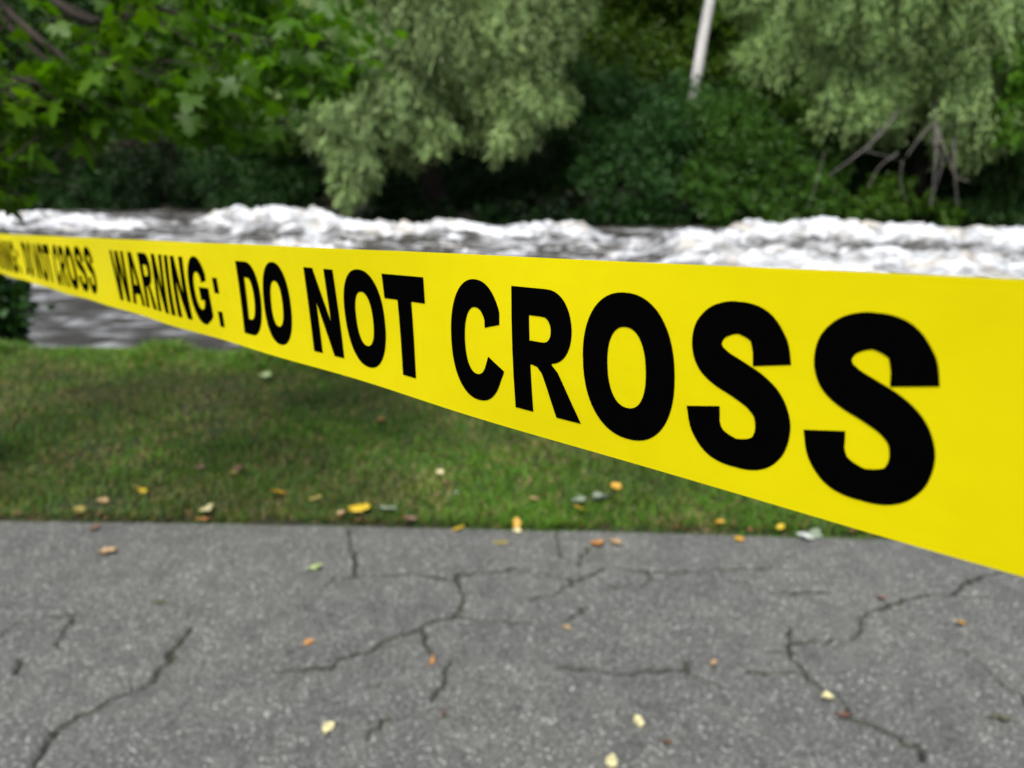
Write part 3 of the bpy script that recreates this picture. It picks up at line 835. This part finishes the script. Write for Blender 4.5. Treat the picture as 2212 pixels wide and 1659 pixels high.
s_dir = np.array([-0.67487197, 0.73508024, -0.0648449])       # direction of the tape, away from the camera
T_DN = np.array([0.0438543, -0.04776674, -0.99789535])        # across the tape, downwards
T_P0 = np.array([7.71706635e-04, 0.298269992, 1.41180870])
TRUNK = np.array([-2.76, 3.10])
TR = 0.17
mfoot = np.array([TRUNK[0], TRUNK[1], -0.06])
mroot = empty('maple_tree', mfoot)
tag(mroot, 'maple with low drooping branches of lobed leaves hanging over the near lawn', 'tree')
trunk_pts = smooth_path([mfoot, mfoot + [0.0, 0.02, 1.2], mfoot + [-0.05, 0.05, 2.4], mfoot + [0.05, 0.15, 4.0], mfoot + [-0.1, 0.2, 6.5]], 6)
paths = [(trunk_pts, np.interp(np.linspace(0, 1, len(trunk_pts)), [0, 0.05, 0.35, 1], [0.27, TR, 0.15, 0.05]))]
top = mfoot + np.array([-0.03, 0.06, 2.7])
BRANCH = [
    [(200, 40, 3.4), (450, 80, 3.6), (690, 130, 3.8), (765, 165, 3.8)],
    [(120, 150, 2.9), (350, 205, 3.1), (480, 255, 3.3), (575, 300, 3.4)],
    [(30, 230, 2.8), (15, 330, 2.75), (10, 420, 2.7)],
    [(250, -80, 3.8), (480, -30, 4.1), (640, 40, 4.3), (720, 110, 4.3)],
    [(90, 90, 2.5), (260, 120, 2.6), (420, 190, 2.8)],
    [(100, -10, 2.6), (330, 15, 2.8), (520, 80, 3.0), (640, 90, 3.1)],
    [(60, 250, 3.3), (180, 300, 3.4), (300, 310, 3.6), (430, 290, 3.6)],
    [(250, -120, 3.2), (480, -60, 3.4), (620, 20, 3.6), (700, 180, 3.7)],
    [(-60, 150, 2.3), (40, 170, 2.35), (130, 210, 2.4), (180, 250, 2.45)],
]
leaf_spots = []
for bi, q in enumerate(BRANCH):
    pp = smooth_path([top + [0, 0, 0.25 * (bi % 3)]] + [at(*a) for a in q], 8)
    r0 = np.linspace(0.017, 0.002, len(pp))
    paths.append((pp, r0))
    for k in range(7, len(pp)):
        for _ in range(2 if k > 12 else 1):
            side = RNG.normal(size=3) * [1, 1, 0.35]
            side[2] -= 0.25
            side /= np.linalg.norm(side)
            ln = RNG.uniform(0.10, 0.34)
            end = pp[k] + side * ln
            paths.append((np.array([pp[k], pp[k] + side * ln * 0.5 + [0, 0, 0.02], end]), np.array([0.004, 0.003, 0.002])))
            for t in (0.35, 0.7, 1.0, 1.0):
                leaf_spots.append(pp[k] + side * ln * t + RNG.normal(0, 0.035, 3))
                if RNG.random() < 0.35:
                    leaf_spots.append(pp[k] + side * ln * t + RNG.normal(0, 0.09, 3) + [0.05, 0.25, 0.0])
tv, tf = tubes(paths, 7)
obj('trunk', mesh_from('maple_trunk', tv - mfoot, tf, 4, smooth=True), M_BARK, mroot)
blades = [mesh_from('leaf', *maple_blade(k, s), 3) for k, s in enumerate((0.085, 0.10, 0.115, 0.10))]
leaf_spots = np.array(leaf_spots)
rel = leaf_spots - EYEP
_lx = 1106 + FPX * rel[:, 0] / (rel @ _F)
_ly = 829.5 - FPX * (rel @ _U) / (rel @ _F)
_lim = np.interp(_lx, [0, 60, 90, 300, 450, 590, 620, 760, 800], [430, 430, 270, 275, 285, 290, 200, 180, 120]) + RNG.normal(0, 18, len(_lx))
leaf_spots = leaf_spots[_ly < _lim]
rel = leaf_spots - EYEP
dz = rel @ _F
sx = 1106 + FPX * rel[:, 0] / dz
sy = 829.5 - FPX * (rel @ _U) / dz
vis = (sx > -40) & (sx < 2212) & (sy > -40) & (sy < 700)
order = np.argsort(np.where(vis, dz, 99 + dz))
def leaf_rot():
    az = RNG.uniform(0, 2 * math.pi)
    return (-RNG.uniform(0.15, 1.25), RNG.normal(0, 0.35), az)
NOBJ = min(295, int(vis.sum()))
rest_v, rest_f, rest_t, nb = [], [], [], 0
from mathutils import Euler
for rank, i in enumerate(order):
    e = leaf_rot()
    if rank < NOBJ:
        me = blades[rank % 4]
        o = obj('leaf', me, M_MAPLE, mroot)
        o.location = leaf_spots[i] - mfoot
        o.rotation_euler = e
    else:
        V, F = maple_blade(int(rank), 0.1)
        V = V @ np.array(Euler(e).to_matrix()).T + leaf_spots[i] - mfoot
        rest_v.append(V); rest_f.append(F + nb); nb += len(V)
        rest_t.append(np.full((len(V), 3), RNG.uniform(0.7, 1.35)))
V0, F0 = maple_blade(1, 0.105)
for k in range(900):                      # the crown above the frame
    d = RNG.normal(size=3)
    d /= np.linalg.norm(d)
    c = np.array([-0.9, 0.3, 6.6]) + d * np.array([2.0, 2.0, 1.8]) * RNG.uniform(0.55, 1.0)
    V = V0 @ np.array(Euler(leaf_rot()).to_matrix()).T + c
    rest_v.append(V); rest_f.append(F0 + nb); nb += len(V)
    rest_t.append(np.full((len(V), 3), RNG.uniform(0.7, 1.35)))
tag(obj('crown', mesh_from('maple_crown', np.concatenate(rest_v), np.concatenate(rest_f), 3, tint=np.concatenate(rest_t)), M_MAPLE_T, mroot), kind='stuff')

# ------------------------------------------------------------------ the barricade tape
TW = 0.0762
T_N = np.cross(s_dir, T_DN)
T_N /= np.linalg.norm(T_N)
if T_N[1] > 0:
    T_N = -T_N                       # towards the camera side
S_FAR, S_NEAR = -3.78, 1.55

def tape_pt(s, v, off=0.0):
    """s metres along the tape (towards the camera end), v 0..1 down across it"""
    s, v = np.asarray(s, float), np.asarray(v, float)
    rip = 0.0016 * np.sin(s * 13 + 1.0) * np.sin(v * 2.2 + 0.4) + 0.0010 * np.sin(s * 29 + v * 2.5)
    near = sstep(0.05, 0.30, s)
    rip = rip + near * 0.010 * (v - 0.5) * -1.0
    far = sstep(-0.5, -3.5, s)
    rip = rip * (1 + 3 * far) + far * 0.012 * np.sin(s * 4.0) * (v - 0.4)
    return T_P0 - s[..., None] * s_dir + v[..., None] * (TW * T_DN) + (rip + off)[..., None] * T_N

ss = np.concatenate([np.arange(S_FAR, -1.2, 0.02), np.arange(-1.2, 0.5, 0.005), np.arange(0.5, S_NEAR + 0.01, 0.02)])
vv = np.linspace(0, 1, 9)
SS, VV = np.meshgrid(ss, vv)
tvs = tape_pt(SS, VV).reshape(-1, 3)
n = len(ss)
i = (np.arange(len(vv) - 1)[:, None] * n + np.arange(n - 1)[None]).ravel()
troot_loc = np.array(tape_pt(-1.0, 0.5))
film = obj('warning_tape', mesh_from('tape_film', tvs - troot_loc, np.stack([i, i + 1, i + n + 1, i + n], 1), 4, smooth=True), M_TAPE)
film.location = troot_loc
tag(film, 'yellow plastic barricade tape printed in black capitals, stretched across the path', 'tape')
# the turn of tape round the maple trunk
a = np.linspace(0, 2 * np.pi, 49)
cz = float(tape_pt(S_FAR, 0.5)[2])
WV = np.concatenate([np.stack([TRUNK[0] + (TR + 0.012) * np.cos(a), TRUNK[1] + 0.02 + (TR + 0.012) * np.sin(a), cz + h * TW * 0.5 + 0.01 * np.sin(a)], -1) for h in (1, 0.3, -0.4, -1)])
i = (np.arange(3)[:, None] * 49 + np.arange(48)[None]).ravel()
obj('tape_loop', mesh_from('tape_loop', WV - troot_loc, np.stack([i, i + 1, i + 50, i + 49], 1), 4, smooth=True), M_TAPE, film)

# letters: strokes and polygons in a box 1 high; x measured in the same unit, then fitted to the printed width
def strip(c, half, n=10, closed=False):
    """a stroke along a smooth centre line -> verts, quads"""
    p = smooth_path(c, n)
    h = np.interp(np.linspace(0, 1, len(p)), np.linspace(0, 1, len(half)), half)
    t = np.gradient(p, axis=0)
    t /= np.linalg.norm(t, axis=1, keepdims=True)
    nn = np.stack([-t[:, 1], t[:, 0]], -1)
    return np.concatenate([p + nn * h[:, None], p - nn * h[:, None]]), [(i, i + 1, len(p) + i + 1, len(p) + i) for i in range(len(p) - 1)]

def sup(a, rx, ry, cx, cy, e=2.25):
    c, s = np.cos(a), np.sin(a)
    return np.stack([cx + rx * np.sign(c) * np.abs(c) ** (2 / e), cy + ry * np.sign(s) * np.abs(s) ** (2 / e)], -1)

def ring(a0, a1, w, tx, ty, n=56, e=2.25, ie=2.3):
    """part of an oval band, angles in degrees counterclockwise from +x"""
    a = np.radians(np.linspace(a0, a1, n))
    o = sup(a, w / 2, 0.525, w / 2, 0.5, e)
    q = sup(a, w / 2 - tx, 0.525 - ty, w / 2, 0.5, ie)
    return np.concatenate([o, q]), [(i, i + 1, n + i + 1, n + i) for i in range(n - 1)]

def poly(outer, *holes):
    loops = [[Vector((x, y, 0)) for x, y in outer]] + [[Vector((x, y, 0)) for x, y in h] for h in holes]
    tri = tessellate_polygon(loops)
    return np.array([(q.x, q.y) for l in loops for q in l]), [tuple(t) for t in tri]

def join(*parts):
    V, F, b = [], [], 0
    for v_, f_ in parts:
        V.append(np.asarray(v_)); F += [tuple(j + b for j in q) for q in f_]; b += len(v_)
    return np.concatenate(V), F

def letter(ch):
    if ch == 'O':
        return ring(0, 360, 0.96, 0.280, 0.235)
    if ch == 'C':
        return C_shape()
    if ch == 'G':
        v_, f_ = C_shape()
        return join((v_, f_), poly([(0.50, 0.56), (0.95, 0.56), (0.95, 0.14), (0.82, 0.055), (0.70, 0.035), (0.70, 0.36), (0.50, 0.36)]))
    if ch == 'S':
        c = [(.69, .665), (.67, .775), (.59, .885), (.43, .927), (.28, .895), (.195, .82), (.178, .735), (.21, .66), (.30, .60), (.43, .55), (.57, .49), (.67, .41), (.712, .305), (.69, .19), (.60, .10), (.43, .07), (.26, .11), (.17, .21), (.147, .335)]
        h = [.142, .135, .112, .097, .108, .122, .128, .128, .124, .122, .124, .13, .135, .125, .105, .095, .115, .135, .145]
        return strip(c, h, 6)
    if ch == 'D':
        a = np.radians(np.linspace(90, -90, 29))
        o = np.stack([0.36 + 0.48 * np.cos(a) ** 0.85, 0.5 + 0.5 * np.sin(a)], -1)
        q = np.stack([0.36 + 0.205 * np.cos(a) ** 0.8, 0.5 + 0.285 * np.sin(a)], -1)
        return poly([(0, 0), (0, 1)] + [tuple(p) for p in o], [(0.265, 0.215), (0.265, 0.785)] + [tuple(p) for p in q])
    if ch == 'R':
        a = np.radians(np.linspace(90, -90, 21))
        o = [(0.50 + 0.34 * math.cos(t) ** 0.85, 0.715 + 0.285 * math.sin(t)) for t in a]
        h = [(0.43 + 0.135 * math.cos(t) ** 0.7, 0.688 + 0.100 * math.sin(t)) for t in a]
        return poly([(0, 0), (0, 1)] + o[:-1] + [(0.56, 0.425), (0.64, 0.37), (0.70, 0.29), (0.905, 0), (0.585, 0), (0.47, 0.25), (0.42, 0.34), (0.36, 0.385), (0.30, 0.395), (0.265, 0.395), (0.265, 0)],
                    [(0.265, 0.588), (0.265, 0.788)] + h)
    if ch == 'N':
        return poly([(0, 0), (0, 1), (0.26, 1), (0.56, 0.415), (0.56, 1), (0.80, 1), (0.80, 0), (0.545, 0), (0.24, 0.60), (0.24, 0)])
    if ch == 'T':
        return poly([(0, 1), (0.8, 1), (0.8, 0.755), (0.54, 0.755), (0.54, 0), (0.265, 0), (0.265, 0.755), (0, 0.755)])
    if ch == 'I':
        return poly([(0, 0), (0, 1), (0.25, 1), (0.25, 0)])
    if ch == ':':
        return join(poly([(0, 0), (0, 0.23), (0.25, 0.23), (0.25, 0)]), poly([(0, 0.50), (0, 0.73), (0.25, 0.73), (0.25, 0.50)]))
    if ch == 'W':
        return poly([(0, 1), (0.25, 1), (0.37, 0.42), (0.50, 1), (0.81, 1), (0.94, 0.42), (1.06, 1), (1.31, 1), (1.09, 0), (0.81, 0), (0.655, 0.64), (0.50, 0), (0.22, 0)])
    if ch == 'A':
        return poly([(0, 0), (0.36, 1), (0.645, 1), (1.005, 0), (0.745, 0), (0.68, 0.2), (0.325, 0.2), (0.26, 0)], [(0.385, 0.385), (0.62, 0.385), (0.50, 0.745)])

def C_shape():
    # band that opens to the right, terminals cut towards the centre
    w, n = 0.96, 60
    a = np.radians(np.linspace(24, 332, n))
    o = sup(a, w / 2, 0.525, w / 2, 0.5, 2.2)
    b = np.radians(np.linspace(34, 318, n))
    q = sup(b, w / 2 - 0.275, 0.525 - 0.235, w / 2, 0.5, 2.25)
    q[0], q[-1] = (0.645, 0.628), (0.690, 0.385)
    o[0], o[-1] = (0.900, 0.672), (0.955, 0.285)
    return np.concatenate([o, q]), [(i, i + 1, n + i + 1, n + i) for i in range(n - 1)]

em, w0 = 0.05896, -0.6439 - 0.003 * 0.05896
PRINT = [('W', w0 + em * 0.003, w0 + em * 0.939), ('A', w0 + em * 0.944, w0 + em * 1.664), ('R', w0 + em * 1.739, w0 + em * 2.388), ('N', w0 + em * 2.461, w0 + em * 3.036),
         ('I', w0 + em * 3.155, w0 + em * 3.345), ('N', w0 + em * 3.461, w0 + em * 4.036), ('G', -0.4000, -0.3596), (':', -0.3492, -0.3404),
         ('D', -0.3018, -0.2651), ('O', -0.2608, -0.2176), ('N', -0.1927, -0.1560), ('O', -0.1491, -0.1067), ('T', -0.1048, -0.0671),
         ('C', -0.0458, -0.0068), ('R', -0.0008, 0.0371), ('O', 0.0398, 0.0813), ('S', 0.0860, 0.1232), ('S', 0.1273, 0.1637)]
V_TOP, V_BOT, PERIOD = 0.160, 0.857, 0.897
for rep in range(-3, 2):
    for ch, l, r in PRINT:
        if not (S_FAR + 0.05 < l + rep * PERIOD and r + rep * PERIOD < S_NEAR - 0.05):
            continue
        lv, lf = letter(ch)
        x0, x1 = lv[:, 0].min(), lv[:, 0].max()
        s = l + rep * PERIOD + (lv[:, 0] - x0) / (x1 - x0) * (r - l)
        vq = V_BOT + lv[:, 1] * (V_TOP - V_BOT)
        bm = bmesh.new()
        bv = [bm.verts.new((a_, b_, 0)) for a_, b_ in zip(s, vq)]
        for q in lf:
            bm.faces.new([bv[j] for j in q])
        if ch not in 'OCS':
            for _ in range(2):
                bmesh.ops.subdivide_edges(bm, edges=[e_ for e_ in bm.edges if (Vector((e_.verts[0].co.x, e_.verts[0].co.y * TW)) - Vector((e_.verts[1].co.x, e_.verts[1].co.y * TW))).length > 0.009], cuts=1)
                bmesh.ops.triangulate(bm, faces=bm.faces[:])
        co = np.array([q.co[:2] for q in bm.verts])
        P = tape_pt(co[:, 0], co[:, 1], 0.00022) - troot_loc
        for q, w_ in zip(bm.verts, P):
            q.co = w_
        me = bpy.data.meshes.new('letter')
        bm.to_mesh(me)
        bm.free()
        obj('letter', me, M_INK, film)

# ------------------------------------------------------------------ fallen leaves
def fallen_leaf(shape, size, seed):
    rg = np.random.default_rng(seed)
    if shape == 'maple':
        V, F = maple_blade(seed, size)
        V[:, 2] = np.abs(V[:, 2]) * 1.2
        V[:, 1] -= 0.4 * size
        return V, F
    n = 9
    t = np.linspace(0, 1, n)
    w = {'oval': 0.36, 'round': 0.46, 'narrow': 0.16, 'curled': 0.30}[shape] * np.sin(np.pi * np.clip(t, 0.02, 0.98) ** 0.85) ** 0.8
    curl = {'oval': 0.10, 'round': 0.09, 'narrow': 0.06, 'curled': 0.30}[shape]
    y = t - 0.5
    bend = rg.normal()
    rows = []
    for k, sgn in ((0, -1), (1, -0.5), (2, 0), (3, 0.5), (4, 1)):
        x = sgn * w * (1 + 0.20 * rg.normal(size=n)) + 0.10 * bend * (y ** 2 - 0.1)
        z = curl * (sgn * sgn) * w * 2.2 + curl * 1.2 * (y ** 2) + 0.035 * rg.normal(size=n) + 0.06 + 0.10 * sgn * rg.normal()
        rows.append(np.stack([x, y, z], -1))
    V = np.concatenate(rows)
    F = []
    for k in range(4):
        for i_ in range(n - 1):
            a_, b_ = k * n + i_, k * n + i_ + 1
            F += [(a_, b_, b_ + n), (a_, b_ + n, a_ + n)]
    m0 = len(V)
    V = np.concatenate([V, [(0.012, -0.48, 0.03), (-0.012, -0.48, 0.03), (-0.03, -0.80, 0.02), (-0.01, -0.80, 0.02)]])
    F += [(m0, m0 + 1, m0 + 2), (m0, m0 + 2, m0 + 3)]
    return V * size, np.array(F)

LC = {'yellow': (0.72, 0.50, 0.02), 'gold': (0.68, 0.37, 0.02), 'orange': (0.55, 0.25, 0.06), 'tan': (0.50, 0.33, 0.16), 'cream': (0.72, 0.66, 0.34), 'brown': (0.15, 0.075, 0.04), 'red': (0.12, 0.030, 0.022),
      'green': (0.42, 0.52, 0.22), 'olive': (0.075, 0.07, 0.03), 'silver': (0.24, 0.29, 0.20), 'white': (0.55, 0.60, 0.55), 'dull': (0.30, 0.24, 0.04)}
LM = {k: leaf_litter_mat('fallen_leaf_' + k, tuple(0.72 * q for q in c)) for k, c in LC.items()}
LEAVES = [  # survey point, size px across, shape, colour, label
    (232, 1196, 42, 'oval', 'tan', 'tan curled leaf lying alone on the asphalt near the soil patch'),
    (207, 1145, 24, 'oval', 'brown', 'small brown leaf on the asphalt beside the tan curled leaf near the soil patch'),
    (683, 1230, 42, 'oval', 'green', 'pale green oval leaf on the asphalt beside the crack near the lawn'),
    (668, 1390, 26, 'oval', 'orange', 'small orange leaf on the uncracked asphalt beyond the long diagonal crack'),
    (624, 1412, 14, 'oval', 'brown', 'tiny dark brown leaf scrap next to the small orange leaf on the asphalt'),
    (935, 1432, 30, 'narrow', 'orange', 'narrow rust-orange leaf beside the short crack on the asphalt'),
    (711, 1577, 34, 'round', 'cream', 'round cream leaf on open asphalt well away from any crack'),
    (958, 1548, 26, 'narrow', 'brown', 'narrow brown leaf below the short crack on the asphalt'),
    (348, 1306, 32, 'narrow', 'olive', 'dark olive leaf scrap on the asphalt near the fine left cracks'),
    (990, 1147, 34, 'oval', 'yellow', 'yellow leaf resting on the asphalt right at the lawn edge, beside the golden upright leaf'),
    (1117, 1136, 30, 'oval', 'gold', 'golden leaf standing half upright at the seam of path and lawn'),
    (1116, 1152, 24, 'oval', 'cream', 'cream leaf on the asphalt touching the golden half upright leaf'),
    (1082, 1176, 40, 'narrow', 'dull', 'thin dull yellow leaf flat on the asphalt by the golden half upright leaf'),
    (1290, 1180, 46, 'curled', 'orange', 'orange-brown curled leaf at the head of a crack near the lawn'),
    (1328, 1176, 34, 'oval', 'tan', 'tan leaf overlapping the orange-brown curled leaf near the lawn'),
    (1223, 1358, 24, 'oval', 'tan', 'small pale tan leaf in the middle of the path near a fine crack'),
    (1378, 1563, 36, 'oval', 'cream', 'cream pointed leaf on the stony asphalt below the level crack'),
    (1321, 1652, 40, 'oval', 'cream', 'pale yellow leaf on the asphalt, tip pointing at the pointed cream leaf'),
    (1440, 1609, 26, 'oval', 'brown', 'brown leaf on the stony asphalt beside the pointed cream leaf'),
    (1543, 1438, 22, 'oval', 'tan', 'faint tan leaf scrap just above the level crack'),
    (1596, 1168, 28, 'oval', 'gold', 'golden leaf with a long stalk on the asphalt near the lawn'),
    (1530, 1152, 26, 'oval', 'tan', 'tan leaf on the lawn edge beside the golden leaf with a long stalk'),
    (1555, 1131, 28, 'oval', 'gold', 'golden leaf in the grass just behind the tan lawn edge leaf'),
    (1687, 1139, 26, 'oval', 'yellow', 'yellow leaf in the grass fringe next to the silvery curled leaf'),
    (1735, 1165, 44, 'curled', 'white', 'curled leaf showing its whitish underside on the asphalt by the lawn'),
    (1760, 1158, 44, 'oval', 'silver', 'grey-green leaf tucked behind the whitish curled leaf'),
    (1786, 1512, 34, 'oval', 'cream', 'cream yellow leaf beside the long crack on the right of the path'),
    (1823, 1549, 28, 'oval', 'brown', 'reddish brown leaf lying against the long crack'),
    (2074, 1350, 26, 'oval', 'gold', 'small orange-gold leaf on clean asphalt under the near end of the tape'),
    (2160, 1556, 44, 'narrow', 'olive', 'dark olive leaf flat on the stony asphalt beyond the long crack'),
    (1903, 1295, 24, 'oval', 'brown', 'small brown leaf beside the winding crack under the tape'),
    (1060, 1215, 16, 'oval', 'olive', 'tiny dark leaf crumb on the asphalt near the thin dull yellow leaf'),
    (448, 1102, 38, 'round', 'cream', 'cream round leaf in the grass close to the path'),
    (436, 1126, 28, 'narrow', 'orange', 'narrow orange leaf at the lawn edge below the cream round leaf'),
    (600, 1066, 38, 'oval', 'gold', 'golden oval leaf alone in the grass'),
    (682, 1074, 36, 'narrow', 'dull', 'dull yellow narrow leaf in the grass between the golden and the large yellow leaves'),
    (776, 1101, 62, 'round', 'yellow', 'large bright yellow round leaf on the grass by the path'),
    (737, 1106, 28, 'oval', 'tan', 'tan leaf touching the large bright yellow leaf'),
    (838, 1096, 44, 'curled', 'silver', 'grey curled leaf beside the large bright yellow leaf'),
    (884, 1120, 34, 'oval', 'brown', 'brown leaf at the lawn edge near the grey curled leaf'),
    (575, 812, 34, 'round', 'green', 'pale yellowish leaf on the far part of the lawn toward the river'),
    (298, 1048, 32, 'maple', 'dull', 'dull yellow lobed leaf in the grass near the bare soil patch'),
    (308, 1062, 26, 'oval', 'yellow', 'small yellow leaf touching the dull lobed leaf'),
    (823, 910, 28, 'oval', 'orange', 'orange leaf alone in the middle of the lawn'),
    (968, 981, 40, 'maple', 'red', 'dark red lobed leaf in the lawn under the tape'),
    (1330, 1053, 30, 'oval', 'gold', 'tan-gold leaf in the grass behind the pale grey leaves'),
    (1250, 1104, 28, 'oval', 'gold', 'upright golden leaf in the grass in front of the pale grey leaves'),
    (1250, 1080, 44, 'curled', 'silver', 'pale grey-green curled leaf in the grass, paired with another'),
    (1300, 1076, 50, 'curled', 'silver', 'larger pale grey-green curled leaf on the lawn below the tape edge'),
    (1155, 1074, 26, 'oval', 'tan', 'pale tan leaf in the grass behind the golden upright leaf'),
    (950, 1022, 20, 'round', 'cream', 'small cream leaf in the lawn below the dark red lobed leaf'),
    (510, 1010, 36, 'maple', 'brown', 'brown lobed leaf sunk in the grass behind the golden oval leaf'),
    (432, 1006, 30, 'oval', 'brown', 'brown leaf sunk in the lawn next to the brown lobed leaf'),
    (505, 1020, 22, 'oval', 'dull', 'olive-yellow leaf beside the brown lobed leaf'),
    (220, 1078, 30, 'oval', 'tan', 'tan leaf lying on the bare soil patch'),
    (170, 1100, 32, 'oval', 'dull', 'dull yellow leaf at the front of the bare soil patch'),
    (965, 1040, 26, 'oval', 'brown', 'red-brown leaf in the lawn near the small cream leaf'),
    (985, 1062, 18, 'oval', 'silver', 'small greyish leaf in the lawn near the path'),
    (155, 845, 20, 'oval', 'dull', 'dull yellow leaf speck in the far lawn toward the bank shrub'),
]
for k, (x, y, px_, shp, cn, lab) in enumerate(LEAVES):
    g = onz(x, y)
    lawn = g[1] > path_edge(np.array([g[0]]))[0] + 0.01
    if lawn:
        g = onz(x, y, 0.012)
    sz = 0.92 * px_ * np.linalg.norm(g - EYEP) / FPX * (0.82 if shp != 'maple' else 0.8)
    V, F = fallen_leaf(shp, sz, 100 + k)
    o = obj('fallen_leaf', mesh_from('fallen_leaf', V, F, 3, smooth=True), LM[cn])
    o.location = (g[0], g[1], g[2] - float(V[:, 2].min()) + 0.001 + ((-0.010 if cn in ('brown', 'red', 'dull', 'silver', 'tan') else 0.0) if lawn else 0.005))
    a_ = RNG.uniform(0, 2 * math.pi) if shp in ('maple', 'round') else RNG.choice([1, -1]) * RNG.uniform(0.9, 2.0)
    if lab.startswith(('cream pointed', 'pale yellow leaf', 'golden leaf standing', 'narrow rust', 'narrow brown')):
        a_ = RNG.uniform(-0.4, 0.4)
    tl = 0.9 if ('upright' in lab and lab.startswith(('golden leaf', 'upright'))) else 0.22
    o.rotation_euler = (RNG.uniform(0.4, 1) * tl, RNG.normal(0, 0.12), a_)
    if tl > 0.5:
        o.location.z += sz * 0.3
    tag(o, lab, 'leaf', 'fallen leaves on the path and lawn')

# crumbled leaf litter along the seam of path and lawn
def make_litter():
    n = 800
    x = RNG.uniform(-4.5, 4.5, n)
    y = path_edge(x) + np.abs(RNG.normal(0, 0.045, n)) + 0.004
    z = np.full(n, 0.0) + RNG.uniform(0.0, 0.012, n)
    far = RNG.random(n) < 0.25
    y[far] += RNG.uniform(0, 1.8, far.sum())
    p = np.stack([x, y, z], -1)
    A = RNG.normal(size=(n, 3)) * [1, 1, 0.25]
    L = RNG.uniform(0.008, 0.028, n)
    V = leaf_quads(p, A, L, L * RNG.uniform(0.4, 0.8, n))
    pal = 0.7 * np.array([[0.16, 0.06, 0.03], [0.10, 0.05, 0.03], [0.20, 0.10, 0.05], [0.26, 0.15, 0.05], [0.05, 0.035, 0.025]])
    c = pal[RNG.integers(0, 5, n)] * RNG.uniform(0.7, 1.2, n)[:, None]
    return mesh_from('litter', V, np.arange(4 * n).reshape(-1, 4), 4, tint=np.repeat(c, 4, 0))
M_LITTER = foliage_mat('leaf_crumbs', (1, 1, 1), 0.1, 0.7, 0.2, tcol=(1, 1, 1))
tag(obj('leaf_litter', make_litter(), M_LITTER), 'crumbled brown leaf litter along the seam of path and lawn', 'leaf litter', kind='stuff')
